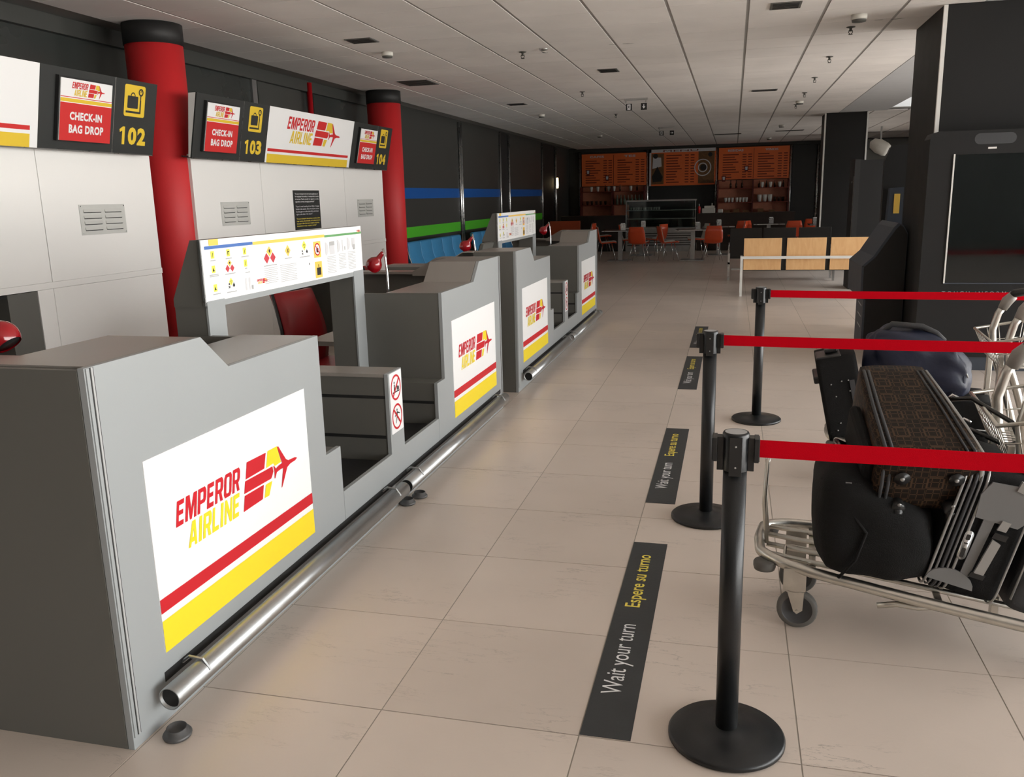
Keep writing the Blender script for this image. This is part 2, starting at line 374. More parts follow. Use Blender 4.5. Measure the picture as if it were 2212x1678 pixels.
def logo(F, ox, oy, sx, sy, h, red, yel, parent, name='airline_emblem'):
    """airline logo; unit coordinates are those of the counter board (1.02 x .63 m)"""
    T = lambda p: (ox+p[0]*sx, oy+p[1]*sy)
    G = lambda a, b, hh: F(ox+a*sx, oy+b*sy, hh)
    def part(mt_, nm): m = MB(); m.mat(mt_); return m
    m = part(red, 0); g_block(m, G, 'EMPEROR', .117, .373, .507, .455, h, .22); m.build('lettering', parent)
    m = part(yel, 0); g_block(m, G, 'AIRLINE', .168, .281, .490, .364, h, .22); m.build('lettering', parent)
    for p in ([(.534, .397), (.665, .397), (.685, .454), (.551, .457)], [(.516, .347), (.708, .343), (.718, .352), (.728, .366), (.724, .387), (.529, .391)], [(.502, .283), (.636, .285), (.652, .337), (.518, .339)]):
        m = part(red, 0); g_poly(m, G, p, h); m.build('emblem_block', parent)
    pl = [(.917, .364), (.900, .371), (.845, .375), (.828, .385), (.777, .453), (.770, .450), (.797, .378), (.770, .376), (.748, .370), (.735, .386), (.731, .385), (.736, .362), (.733, .334), (.738, .336), (.752, .355), (.775, .357), (.803, .357), (.778, .282), (.784, .284), (.834, .350), (.860, .357), (.900, .358)]
    m = part(red, 0); g_poly(m, G, pl, h*1.5); m.build('plane_emblem', parent)
    for p in ([(.679, .394), (.732, .397), (.742, .383), (.790, .385), (.768, .455), (.699, .456)], [(.650, .284), (.684, .283), (.714, .332), (.667, .332)]):
        m = part(yel, 0); g_poly(m, G, p, h); m.build('emblem_block', parent)

# ------------------------------------------------------------------ structure: floor
CEIL = 3.12
fl = struct(B('grout_under').box(-9, -7, -.12, 9.2, 31, -.006).build('floor'))
TX0, TW, TY0, TH = -1.693, .6435, 2.284, .616
tile_me = None; nt_ = 0
far = B('floor_tile')
gj = .0022
for j in range(-15, 47):
    y0 = TY0+j*TH; y1 = y0+TH
    for i in range(-12, 17):
        x0 = TX0+i*TW; x1 = x0+TW
        if x1 < -9 or x0 > 9 or y1 < -6.9 or y0 > 30.9: continue
        near = y0 > .3 and y1 < 13.6 and x1 < .44*y1+.25 and ((x0 > TX0-.01) or (y1 < 2.95 and x0 > -3.6)) and not (y0 > 8.6 and x0 > 1.6)
        if near:
            if tile_me is None:
                o = B('floor_tile').box(gj, gj, -.009, TW-gj, TH-gj, 0).build('tile', fl, bevel=0); tile_me = o.data
            else:
                o = bpy.data.objects.new('tile', tile_me); col.objects.link(o); o.parent = fl
            o.location = (x0, y0, 0); nt_ += 1
        else:
            far.box(x0+gj, y0+gj, -.009, x1-gj, y1-gj, 0)
o = far.build('tile_field', fl); o['kind'] = 'stuff'
gm = B('grout')                                             # pale joints between tiles
for i in range(-12, 17): gm.box(TX0+i*TW-.0022, -6.9, -.008, TX0+i*TW+.0022, 30.9, -.0012)
gm.build('joint_lines', fl)

# ------------------------------------------------------------------ structure: ceiling
cl = struct(MB().mat('ceiling_grid').box(-5.6, -6.5, CEIL+.03, 2.02, 30.5, CEIL+.06).box(2.02, 19.15, CEIL+.03, 9, 30.5, CEIL+.06).build('ceiling'))
CX0, CW, CY0, CH = .07, .65, 7.75, .636
c_me = None
farc = B('ceiling_tile')
for j in range(-23, 37):
    y0 = CY0+j*CH; y1 = y0+CH
    for i in range(-9, 14):
        x0 = CX0+i*CW; x1 = x0+CW
        if x0 > 1.8 and y0 < 18.9: continue
        if x0 < -5.45: continue
        if y1 > 30: continue
        near = 4.4 < y0 and y1 < 13.6 and x1 < 2.1 and x0 > -.78*y0+.0
        if near:
            if c_me is None:
                o = B('ceiling_tile').box(.014, .004, 0, CW-.014, CH-.004, .02).build('ceiling_panel', cl, bevel=.002); c_me = o.data
            else:
                o = bpy.data.objects.new('ceiling_panel', c_me); col.objects.link(o); o.parent = cl
            o.location = (x0, y0, CEIL)
        else: farc.box(x0+.014, y0+.004, CEIL, x1-.014, y1-.004, CEIL+.02)
o = farc.build('ceiling_panel_field', cl); o['kind'] = 'stuff'
tb = B('ceiling_grid')
for i in range(-9, 4): tb.box(CX0+i*CW-.013, -6.4, CEIL+.004, CX0+i*CW+.013, 30.2, CEIL+.012)
tb.build('grid_bars', cl)
# smooth plaster beside the skylight and the skylight well
YS = 12.8; XS = 4.6
struct(B('plaster').box(2.90, -6.5, CEIL, 6.5, YS, CEIL+.05).box(XS, YS, CEIL, 6.5, 19.15, CEIL+.05).build('trim_3'))
struct(B('plaster').box(2.02, -6.5, CEIL, 2.90, 19.15, CEIL+.05).build('trim_1'))
struct(B('white_panel').box(2.90, YS, CEIL+.05, 2.94, 19.15, CEIL+.6).box(2.9, YS, CEIL+.05, XS, YS+.04, CEIL+.6).box(2.9, 19.11, CEIL+.05, XS, 19.15, CEIL+.6).box(XS-.04, YS, CEIL+.05, XS, 19.15, CEIL+.6).build('trim_2'))
sk = struct(B('pane').box(2.9, YS, CEIL+.5, XS, 19.15, CEIL+.51).build('window_1'))
k = B('plaster')
for y in (14.5, 16.5): k.box(2.94, y-.03, CEIL+.42, XS-.04, y+.03, CEIL+.56)
k.build('glazing_bar', sk)

# ------------------------------------------------------------------ structure: walls
XW = -5.4
wl = struct(B('wall_dark').box(XW-.25, -6.5, 0, XW-.03, 30, CEIL+.03).build('wall_left'))
seams = [-2.0, 1.1, 4.6, 9.33]
for a, b in zip(seams[:-1], seams[1:]):
    B('wall_gloss').box(XW-.03, a+.03, 0, XW, b-.03, CEIL-.06).build('glazed_panel', wl)
    B('alu_dull').box(XW-.03, b-.05, 0, XW+.03, b+.05, CEIL-.04).build('mullion', wl)
B('wall_dark').box(XW-.03, 9.45, 0, XW, 10.5, CEIL-.05).build('wall_panel', wl)
B('wall_gloss').box(XW-.03, 10.85, 0, XW, 13.8, CEIL-.1).build('glazed_panel', wl)
B('alu_dull').box(XW-.03, 10.7, 0, XW+.02, 10.78, CEIL-.06).build('mullion', wl)
B('wall_dark').box(XW-.03, -6.4, CEIL-.13, XW+.06, 13.9, CEIL).build('cornice', wl)
pan = [(13.9, 17.05), (17.3, 20.25), (21.2, 24.95), (27.1, 29.3)]
for a, b in pan:
    p = B('wall_dark').box(XW-.03, a, 0, XW, b, CEIL-.02).build('wall_panel', wl)
    if b < 25.5:
        B('stripe_blue').box(XW, a, 1.625, XW+.004, b, 1.805).build('blue_stripe', p)
        B('stripe_green').box(XW, a, .965, XW+.004, b, 1.145).build('green_stripe', p)
B('black_matte').box(XW-.03, 20.4, 0, XW-.005, 21.1, CEIL).box(XW-.03, 25.1, 0, XW-.02, 26.9, CEIL).build('recess_panel', wl)
for y in (17.12, 17.24, 20.3, 21.14, 25.0, 26.95, 27.04): B('alu', True).tube([(XW+.005, y, .001), (XW+.005, y, CEIL-.02)], .032, 14).build('metal_strip', wl)
# far wall
YF = 29.5
wf = struct(B('wall_dark').box(-6, YF, 0, 9, YF+.2, CEIL+.03).build('wall_far'))
B('wall_dark').box(-6, YF-.05, 3.03, 9, YF, CEIL).build('cornice', wf)
B('black_panel').box(-2.7, YF-.06, .0, -.62, YF, 1.84).build('wall_panel', wf)
B('black_panel').box(1.78, YF-.06, .0, 2.48, YF, 3.02).build('wall_panel', wf)
B('black_panel').box(2.6, YF-.06, .0, 4.4, YF, 3.02).build('wall_panel', wf)
for x in (-5.04, -2.79, -.565, 1.73, 2.55): B('alu', True).tube([(x, YF-.05, .001), (x, YF-.05, 3.02)], .045, 14).build('metal_strip', wf)
# right wall with windows (outside the picture, lets the daylight in)
XR = 6.5
wr = struct(B('wall_plain').box(XR, -6.5, 0, XR+.2, 14.0, .1).box(XR, -6.5, 3.0, XR+.2, 14.0, 3.7).box(XR, 14.0, 0, XR+.2, 21, 3.7).box(XR, 21, 0, XR+.2, 26, .9).box(XR, 21, 1.7, XR+.2, 26, 3.7).box(XR, 26, 0, XR+.2, 30, 3.7).build('wall_right'))
for y in range(-6, 15, 3): B('alu_dull').box(XR+.02, y-.04, .1, XR+.12, y+.04, 3.0).build('mullion', wr)
struct(B('pane').box(XR+.06, -6.4, .1, XR+.07, 14.0, 3.0).build('window_2'))
struct(B('pane').box(XR+.06, 21, .9, XR+.07, 26, 1.7).build('window_4'))
wb = struct(B('wall_plain').box(-5.6, -6.5, 0, XR+.2, -6.3, 3.7).build('wall_back'))

# ------------------------------------------------------------------ red columns
def column(y, label):
    t = empty('round_column', (-4.885, y, 0), label, 'column', group='red round columns between the desks')
    B('column_red', True).lathe([(.238, 0), (.238, 2.945)], n=48).build('column_shaft', t)
    B('black_matte', True).lathe([(.246, 2.945), (.246, 3.117)], n=48).build('column_collar', t)
    return t
column(6.87, 'red round column with black collar between desks 102 and 103')
column(12.0, 'red round column with black collar just past the 104 sign')

# fire pipe
t = tag(B('pipe_red', True).lathe([(.035, 0), (.035, 3.1)], (XW+.07, 10.61, 0), 14).build('fire_pipe'), 'thin vertical red pipe on the dark wall above the white airline header', 'pipe')

# ------------------------------------------------------------------ check-in counters
CY = 1.93
def desk_prof(mir):
    p = [(.031, .03), (.031, 1.172), (.541, 1.172), (.687, 1.045), (1.365, 1.045), (1.365, .03)]
    return [(4.37-a, b) for a, b in p][::-1] if mir else p
FR_L = [(0, .0), (0, 1.174), (.541, 1.174), (.687, 1.047), (1.367, 1.047), (1.367, .516), (1.51, .516), (1.51, .0)]
FR_C = [(1.513, 0), (1.513, .297), (2.103, .297), (2.103, .727), (2.29, .727), (2.29, .297), (2.857, .297), (2.857, 0)]
FR_R = [(4.37-a, b) for a, b in FR_L][::-1]
def make_counter():
    t = empty('check_in_counter', (-1.70, CY, 0), 'near grey check-in counter with large airline boards, closest to the camera', 'counter', group='double check-in counters')
    for p, nm in ((FR_L, 'front_panel'), (FR_C, 'front_panel'), (FR_R, 'front_panel')):
        m = B('counter_front').prism(p, 'x', -.022, 0); m.build(nm, t, bevel=.0015)
    for mir in (0, 1):
        Y = (lambda y: 4.37-y) if mir else (lambda y: y)
        # desk block and its tops
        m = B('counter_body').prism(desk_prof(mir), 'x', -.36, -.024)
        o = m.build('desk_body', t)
        m = B('counter_top')
        m.box(-.36, Y(.03), 1.168, -.024, Y(.541), 1.1735).box(-.36, Y(.69), 1.04, -.024, Y(1.365), 1.0465)
        m.prism([(Y(.541), 1.1735), (Y(.69), 1.0465), (Y(.69), 1.040), (Y(.541), 1.167)], 'x', -.36, -.024)
        m.build('desk_top', t)
        # end panel with sloping shoulder
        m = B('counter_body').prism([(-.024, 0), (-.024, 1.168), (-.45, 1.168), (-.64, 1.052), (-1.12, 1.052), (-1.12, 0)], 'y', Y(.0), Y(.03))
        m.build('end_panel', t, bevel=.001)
        m = B('counter_top').box(-1.12, Y(.0), 1.052, -.64, Y(.15), 1.07).prism([(-.36, 1.1735), (-.45, 1.1735), (-.64, 1.07), (-.64, 1.04), (-.36, 1.04)], 'y', Y(.0), Y(.16))
        m.build('end_cap', t)
        m = B('counter_top').box(-.95, Y(.03), .70, -.36, Y(1.34), .73); m.build('work_surface', t)
        m = B('counter_body').box(-.60, Y(1.335), 0, -.36, Y(1.365), 1.04); m.build('side_panel', t)
        # stepped block next to the conveyor
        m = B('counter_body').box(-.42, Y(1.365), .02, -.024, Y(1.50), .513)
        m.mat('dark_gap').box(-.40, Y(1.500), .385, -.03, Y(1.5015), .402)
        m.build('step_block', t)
        m = B('belt_rubber').box(-2.3, Y(1.51), .22, -.024, Y(2.10 if not mir else 2.08), .262); m.build('conveyor_belt', t)
        m = B('dark_gap').box(-.030, Y(1.51), .262, -.024, Y(2.10), .296); m.build('belt_edge', t)
        # aluminium corner profile
        m = B('counter_front').box(.0, Y(.004), .04, .004, Y(.016), 1.172)
        m.mat('dark_gap').box(.0, Y(.019), .04, .0015, Y(.023), 1.172).box(0, Y(.032), .04, .0015, Y(.035), 1.172)
        m.mat('grey_print').box(.0, Y(.024), .04, .003, Y(.031), 1.172)
        m.build('corner_trim', t)
    # divider wall between the two conveyors
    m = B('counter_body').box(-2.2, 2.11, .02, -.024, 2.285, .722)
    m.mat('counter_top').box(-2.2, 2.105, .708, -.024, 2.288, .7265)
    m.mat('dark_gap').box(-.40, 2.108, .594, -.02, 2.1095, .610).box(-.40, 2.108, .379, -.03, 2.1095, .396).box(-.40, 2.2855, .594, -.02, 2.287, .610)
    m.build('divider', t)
    # two luggage weighing displays' portal with the information board
    for a, b in ((1.35, 1.485), (2.87, 3.01)):
        B('counter_front').box(-.515, a, 0, -.505, b, 1.19).mat('counter_body').box(-.67, a+.003, 0, -.515, b-.003, 1.19).build('board_support', t)
    B('counter_body').prism([(-.515, 1.165), (-.515, 1.454), (-.56, 1.454), (-.67, 1.20), (-.67, 1.165)], 'y', 1.348, 3.012).build('board_housing', t)
    bd = B('sign_white').box(-.515, 1.348, 1.185, -.506, 3.012, 1.454).build('information_board', t, bevel=.002)
    B('counter_front').box(-.515, 1.35, 1.16, -.507, 3.01, 1.186).build('board_rail', t)
    B('alu').box(-.518, 1.340, 1.17, -.508, 1.349, 1.456).build('board_edge', t)
    board_graphics(bd)
    # advertising boards
    for y0, y1 in ((.185, 1.205), (3.165, 4.185)):
        ab = B('sign_white').box(0, y0, .220, .003, y1, .852).build('advertising_board', t, bevel=.0)
        F = Frame((.003, y0, .222), (0, 1, 0), (0, 0, 1))
        m = B('red_print'); g_rect(m, F, 0, .130, 1.02, .177, .0012); m.build('red_stripe', ab)
        m = B('yellow_print'); g_rect(m, F, 0, -.001, 1.02, .105, .0012); m.build('yellow_stripe', ab)
        logo(F, 0, 0, 1, 1, .0014, 'red_print', 'yellow_print', ab)
    # prohibition sticker on the divider
    F = Frame((0, 2.115, .398), (0, 1, 0), (0, 0, 1))
    m = B('sign_white'); g_rrect(m, F, 0, 0, .165, .325, .008, .0015); st = m.build('prohibition_sticker', t)
    for cb, sgn in ((.24, 1), (.083, -1)):
        m = B('red_print')
        g_ring(m, F, .083, cb, .058, .069, .0025)
        d = .042; e = .006
        g_poly(m, F, [(.083-d-e*.7, cb-sgn*(d)+e*.7*sgn), (.083-d+e*.7, cb-sgn*d-e*.7*sgn), (.083+d+e*.7, cb+sgn*d-e*.7*sgn), (.083+d-e*.7, cb+sgn*d+e*.7*sgn)], .003)
        m.build('red_ring', st)
    m = B('black_print')
    g_disc(m, F, .063, .268, .0065, .0022); g_rect(m, F, .057, .225, .070, .258, .0022); g_rect(m, F, .040, .213, .130, .220, .0022); g_rect(m, F, .096, .222, .112, .245, .0022); g_rect(m, F, .116, .222, .128, .240, .0022); g_rect(m, F, .045, .205, .050, .213, .0022)
    g_disc(m, F, .083, .118, .0065, .0022); g_rect(m, F, .078, .085, .089, .110, .0022)
    g_poly(m, F, [(.078, .108), (.089, .108), (.120, .096), (.119, .090), (.088, .099)], .0022); g_poly(m, F, [(.078, .107), (.050, .090), (.053, .084), (.080, .099)], .0022)
    g_poly(m, F, [(.078, .086), (.060, .050), (.066, .047), (.086, .084)], .0022); g_poly(m, F, [(.081, .086), (.102, .052), (.108, .055), (.089, .088)], .0022)
    m.build('pictogram', st)
    # dark plinth line behind the bumper tube
    B('dark_gap').box(.0, .17, .128, .0015, 4.30, .160).build('dark_line', t)
    for y0, y1 in ((.10, 2.085), (2.125, 4.20)):
        m = B('alu_dull', True)
        n = 28; ro, ri = .037, .033; cx, cz = .062, .118
        vs = []
        for yy in (y0, y1):
            for r in (ro, ri):
                for j in range(n): vs.append((cx+r*math.cos(2*PI*j/n), yy, cz+r*math.sin(2*PI*j/n)))
        fs = []
        for j in range(n):
            q = (j+1) % n
            fs += [(j, q, 2*n+q, 2*n+j), (n+j, 3*n+j, 3*n+q, n+q), (j, n+j, n+q, q), (2*n+j, 2*n+q, 3*n+q, 3*n+j)]
        m.add(vs, fs); tu = m.build('bumper_tube', t)
        m = B('dark_gap'); m.add([(cx+ri*math.cos(2*PI*j/n), y0+.012, cz+ri*math.sin(2*PI*j/n)) for j in range(n)], [tuple(range(n))]); m.build('tube_shade_disc', tu)  # dark disc stands in for the shade inside the open tube
        for yy in (y0+.16, y1-.14):
            m = B('alu_dull'); m.tube([(.002, yy, cz+.03), (.03, yy, cz+.052), (.075, yy+.004, cz+.045), (.098, yy+.006, cz+.01)], .006, 6); m.build('strap', tu)
    return t

def board_graphics(bd):
    F = Frame((-.506, 1.35, 1.185), (0, 1, 0), (0, 0, 1)); h = .0012
    P = lambda y, z: (y-3.28, z-1.185)
    def rect(m, y0, z0, y1, z1, hh=h): a0, b0 = P(y0, z0); a1, b1 = P(y1, z1); g_rect(m, F, a0, b0, a1, b1, hh)
    def dia(m, y, z, ry, rz, hh=h):
        a, b = P(y, z); g_poly(m, F, [(a-ry, b), (a, b-rz), (a+ry, b), (a, b+rz)], hh)
    m = B('blue_print'); rect(m, 3.297, 1.412, 3.690, 1.426); m.build('header_bar', bd)
    m = B('amber_print'); rect(m, 3.691, 1.410, 4.443, 1.425); m.build('header_bar', bd)
    for q_ in ((3.333, 1.427, 3.406, 1.4535), (4.306, 1.305, 4.389, 1.392), (4.309, 1.195, 4.391, 1.283)): m = B('amber_print'); rect(m, *q_); m.build('amber_card', bd)
    for q_ in ((3.838, 1.371, .028, .025), (4.021, 1.363, .028, .030), (3.481, 1.342, .017, .016)): m = B('amber_print'); dia(m, *q_); m.build('amber_diamond', bd)
    m = B('green_print'); rect(m, 4.443, 1.408, 4.940, 1.420); m.build('header_bar', bd)
    for y, z in ((3.354, 1.387), (3.478, 1.388), (3.615, 1.387), (3.352, 1.324), (3.614, 1.331), (3.353, 1.242)): m = B('lemon_print'); rect(m, y-.013, z-.016, y+.013, z+.016); m.build('yellow_card', bd)
    for q_ in ((4.20, 1.378, .025, .027), (3.480, 1.258, .017, .018)): m = B('lemon_print'); dia(m, *q_); m.build('yellow_diamond', bd)
    for y, z, r_ in ((3.808, 1.339, .026), (3.868, 1.339, .026), (3.462, 1.318, .017), (3.500, 1.318, .017)): m = B('diamond_red'); dia(m, y, z, r_, r_); m.build('red_diamond', bd)
    m = B('red_print'); a, b = P(4.347, 1.349); g_ring(m, F, a, b, .027, .034, .0022); g_poly(m, F, [(a-.022, b+.018), (a-.018, b+.022), (a+.022, b-.018), (a+.018, b-.022)], .0026); m.build('prohibition_ring', bd)
    m = B('sign_white'); g_disc(m, F, a, b, .028, .0017); m.build('ring_disc', bd)
    m = B('black_print')
    rect(m, 4.335, 1.332, 4.360, 1.356, .0020); rect(m, 4.344, 1.358, 4.350, 1.366, .0020)
    rect(m, 4.327, 1.209, 4.375, 1.250, .0020); rect(m, 4.346, 1.252, 4.353, 1.268, .0020); rect(m, 4.242, 1.273, 4.250, 1.283)
    for y, z in ((3.354, 1.387), (3.478, 1.388), (3.615, 1.387), (3.352, 1.324), (3.614, 1.331), (3.353, 1.242)):
        k_ = (int(z*1000)+int(y*1000)) % 3; a, b = P(y, z)
        if k_ == 0: rect(m, y-.007, z-.009, y-.002, z+.008, .002); rect(m, y-.007, z+.003, y+.008, z+.008, .002)
        elif k_ == 1: g_poly(m, F, [(a-.007, b-.010), (a-.004, b-.011), (a+.006, b+.009), (a+.003, b+.010)], .002)
        else: g_poly(m, F, [(a-.008, b-.010), (a+.008, b-.008), (a, b), (a-.004, b+.009)], .002)
    a, b = P(3.838, 1.373); g_disc(m, F, a, b, .0075, .002, 9, .009); a, b = P(3.481, 1.343); g_disc(m, F, a, b, .005, .002, 9)
    a, b = P(4.021, 1.363)
    for s in (1, -1): g_poly(m, F, [(a-.009, b-.010*s), (a-.006, b-.012*s), (a+.009, b+.010*s), (a+.006, b+.012*s)], .002)
    for (y, z, q) in ((4.20, 1.378, 1), (3.480, 1.258, .7)):
        a, b = P(y, z)
        for k_ in range(3):
            t_ = PI/2+k_*2*PI/3+PI/3; g_poly(m, F, [(a+.002*q*math.cos(t_), b+.002*q*math.sin(t_)), (a+.012*q*math.cos(t_-.4), b+.012*q*math.sin(t_-.4)), (a+.012*q*math.cos(t_+.4), b+.012*q*math.sin(t_+.4))], .002)
    for y, z in ((4.176, 1.342), (3.463, 1.240)):
        a, b = P(y, z); g_disc(m, F, a, b+.008, .0045, .002, 10); g_poly(m, F, [(a-.008, b-.010), (a-.006, b-.012), (a+.008, b-.001), (a+.006, b+.001)], .002); g_poly(m, F, [(a+.008, b-.010), (a+.006, b-.012), (a-.008, b-.001), (a-.006, b+.001)], .002)
    for y, z in ((4.226, 1.345), (3.500, 1.240)): a, b = P(y, z); g_disc(m, F, a, b, .008, .002, 12, .0075); g_poly(m, F, [(a-.003, b+.006), (a+.003, b+.006), (a, b+.015)], .002)
    m.build('pictograms', bd)
    m = B('grey_print')
    rng = random.Random(3)
    def cap(y, z, w_): rect(m, y-w_/2, z-.0022, y+w_/2, z+.0022)
    for y, z, w_ in ((3.354, 1.362, .04), (3.478, 1.363, .05), (3.615, 1.362, .065), (3.352, 1.300, .07), (3.352, 1.294, .07), (3.614, 1.307, .02), (3.48, 1.294, .085), (3.625, 1.288, .04), (3.36, 1.215, .06), (3.48, 1.212, .08), (3.838, 1.303, .125), (4.021, 1.325, .075), (4.20, 1.320, .115)): cap(y, z, w_)
    for (y0, y1, z1, n_) in ((3.775, 3.905, 1.292, 9), (3.93, 4.10, 1.295, 10), (4.46, 4.57, 1.300, 11), (4.61, 4.705, 1.305, 10), (4.735, 4.84, 1.310, 12)):
        for k_ in range(n_): rect(m, y0, z1-k_*.009-.0024, y1-(rng.random()*.04 if k_ % 3 == 2 else 0), z1-k_*.009)
    m.build('print_lines', bd, label='lines of small grey print')
    for y, z in ((4.448, 1.345), (4.60, 1.352), (4.735, 1.358)):
        m = B('pale_grey_print'); a, b = P(y, z); g_poly(m, F, [(a+.036*math.sin(PI*i/12), b+.036*math.cos(PI*i/12)) for i in range(13)], h); m.build('half_disc', bd)
    for q_ in ((4.50, 1.310, 4.560, 1.378), (4.665, 1.318, 4.675, 1.385), (4.80, 1.335, 4.84, 1.388), (3.60, 1.205, 3.612, 1.262), (3.63, 1.205, 3.644, 1.262)): m = B('pale_grey_print'); rect(m, *q_); m.build('bottle_drawing', bd)
    for q_ in ((4.502, 1.360, 4.562, 1.382), (4.692, 1.325, 4.703, 1.345), (4.812, 1.320, 4.838, 1.350), (3.652, 1.205, 3.665, 1.225)): m = B('grey_print'); rect(m, *q_, .0018); m.build('bottle_drawing', bd)
    logo(F, .405, .002, .13/1.0, .13, .0016, 'red_print', 'amber_print', bd, 'small_emblem')
    logo(F, 1.588, .21, .07, .08, .0016, 'red_print', 'amber_print', bd, 'small_emblem')

cnt = make_counter()
dup(cnt, (-1.70, CY+4.885, 0), label='farther grey check-in counter with airline boards, beyond the gap in the row')

# ------------------------------------------------------------------ back panels and tilted headers
def make_back():
    t = empty('service_wall', (-4.62, CY+.02, 0), 'white panelled service wall behind the near check-in counter', 'partition', group='white service walls behind the counters')
    js = [0, 1.165, 3.115, 4.33]
    for i in range(3):
        a, b = js[i], js[i+1]
        B('white_panel').box(-.05, a+.003, 1.10, 0, b-.003, 2.0).build('upper_panel', t, bevel=.001)
    B('white_panel').box(-.05, 0, 2.0, -.005, 4.33, 2.04).build('top_rail', t)
    B('white_panel').box(-.05, .0, 1.055, .004, 4.33, 1.099).build('middle_rail', t)
    for a, b in ((0, 1.165), (3.115, 4.33)): B('white_panel').box(-.05, a+.002, 0, 0, b-.004, 1.053).build('lower_panel', t, bevel=.001)
    B('white_panel').box(-.05, 1.167, 0, .0, 1.29, 1.053).build('lower_panel', t)
    B('white_panel').box(-.05, 2.97, 0, .0, 3.113, 1.053).build('lower_panel', t)
    # conveyor opening
    B('counter_body').box(-.52, 2.71, 0, -.004, 2.965, 1.05).box(-.52, 1.295, 0, -.004, 1.42, 1.05).build('opening_side', t)
    m = B('flap_black').box(-.5, 1.42, 0, -.45, 2.71, 1.05).box(-.5, 1.42, 1.03, -.01, 2.71, 1.05); m.build('opening_back', t)
    # louvred vents
    for y0 in (.40, 3.46):
        v = B('vent_grey').box(0, y0, 1.405, .006, y0+.49, 1.625).build('vent_plate', t, bevel=.002, label='pale grey louvred vent')
        for r_ in range(4):
            for c_ in range(2):
                ya = y0+.035+c_*.225; z = 1.440+r_*.043
                m = B('vent_grey'); m.prism([(.006, z+.024), (.006, z+.0), (.016, z+.001)], 'y', ya, ya+.19)
                m.mat('dark_gap').box(.0062, ya+.004, z-.005, .0075, ya+.186, z); m.build('louvre', v)
        m = B('alu')
        for a in (.012, .478):
            for b in (.012, .208): m.lathe([(.005, .006), (.005, .008)], (0, y0+a, 1.405+b), 8, 'x')
        m.build('screws', v)
    return t
bk = make_back()
b2 = dup(bk, (-4.62, CY+.02+4.885, 0), label='white panelled service wall behind the farther check-in counter, with a black notice')

def tilt_frame(y0):   # tilted fascia plane: bottom edge at z=2.0, leaning out at the top
    v = Vector((.113, 0, .526)); return Frame((-4.5, y0, 2.0), (0, 1, 0), v)
def tbox(m, F, a0, b0, a1, b1, h0, h1):
    vs = [F(a, b, h) for a in (a0, a1) for b in (b0, b1) for h in (h0, h1)]
    m.add(vs, [(0, 1, 3, 2), (4, 6, 7, 5), (0, 4, 5, 1), (2, 3, 7, 6), (0, 2, 6, 4), (1, 5, 7, 3)])
FHT = .538
def header(y0, label, nums, check_left):
    t = empty('header_sign', (-4.5, y0, 2.0), label, 'sign', group='tilted header signs above the desks')
    t_loc = Vector((-4.5, y0, 2.0))
    v = Vector((.113, 0, .526)); F = Frame((0, 0, 0), (0, 1, 0), v)
    # box body behind the fascia
    m = B('white_panel').prism([(-.012, .0), (.100, .526), (.03, .526), (-.03, .0)], 'y', 0, 4.36)
    m.build('sign_box', t)
    def check_panel(a0, a1, a2, num, ins):
        m = B('black_panel'); tbox(m, F, a0, 0, a1-.002, FHT, -.012, .0); p = m.build('check_in_panel', t)
        m = B('alu'); tbox(m, F, a1-.002, 0, a1+.004, FHT, -.012, .001); m.build('divider_strip', t)
        m = B('black_panel'); tbox(m, F, a1+.004, 0, a2, FHT, -.012, .0); q = m.build('number_panel', t)
        if num is None: return
        c0 = a0+ins; c1 = c0+.50
        m = B('black_matte'); tbox(m, F, c0-.012, .060, c1+.0, .487, .0, .028); m.build('light_box', p)
        m = B('sign_white'); tbox(m, F, c0, .066, c1, .475, .028, .034); s_ = m.build('check_in_plate', p)
        G = Frame(F(c0, .066, .034), F.u, F.v)
        m = B('header_red'); g_rect(m, G, 0, 0, .5, .252, .0012); g_rect(m, G, 0, .287, .5, .292, .0012); m.build('red_field', s_)
        m = B('header_yellow'); g_rect(m, G, 0, .257, .5, .281, .0012); m.build('yellow_stripe', s_)
        m = B('white_print'); g_text(m, G, 'CHECK-IN', .09, .140, .405, .195, .0022, bold=.045); g_text(m, G, 'BAG DROP', .085, .052, .425, .110, .0022, bold=.045); m.build('lettering', s_)
        logo(G, .055, .155, .40, .52, .0016, 'header_red', 'header_yellow', s_)
        # pictogram and number
        G = Frame(F(a1+.004, 0, 0), F.u, F.v); w_ = a2-a1
        m = B('header_yellow'); g_rrect(m, G, .10, .275, .335, .505, .018, .0012); pc = m.build('pictogram_plate', q)
        m = B('black_panel'); g_rrect(m, G, .135, .335, .255, .425, .008, .0022); g_ring(m, G, .195, .425, .018, .027, .0022, 20)
        g_poly(m, G, [(.120, .300), (.290, .300), (.290, .40), (.275, .40), (.275, .315), (.120, .315)], .0022); g_rect(m, G, .277, .395, .288, .44, .0022); g_ring(m, G, .283, .458, .016, .028, .0022, 20); g_poly(m, G, [(.281, .456), (.292, .468), (.287, .472), (.276, .460)], .0023); m.build('luggage_pictogram', q)
        m = B('header_yellow'); g_number(m, G, num, .055, .066, .375, .197, .0016, .05); m.build('number', q)
    check_panel(0, .742, 1.202, nums[0], .125)
    m = B('sign_white'); tbox(m, F, 1.202, 0, 3.16, FHT, -.012, .001); e = m.build('airline_panel', t)
    G = Frame(F(1.202, 0, .001), F.u, F.v)
    m = B('header_red'); g_rect(m, G, .03, .110, 1.89, .139, .0012); m.build('red_stripe', e)
    m = B('header_yellow'); g_rect(m, G, .03, .0, 1.89, .086, .0012); m.build('yellow_stripe', e)
    logo(G, .19, -.215, 1.55, 1.51, .0016, 'header_red', 'header_yellow', e)
    check_panel(3.16, 3.885, 4.36, nums[1], .153)
    m = B('alu'); tbox(m, F, 0, -.008, 4.36, .0, -.1, .002); m.build('lower_rail', t)
    return t
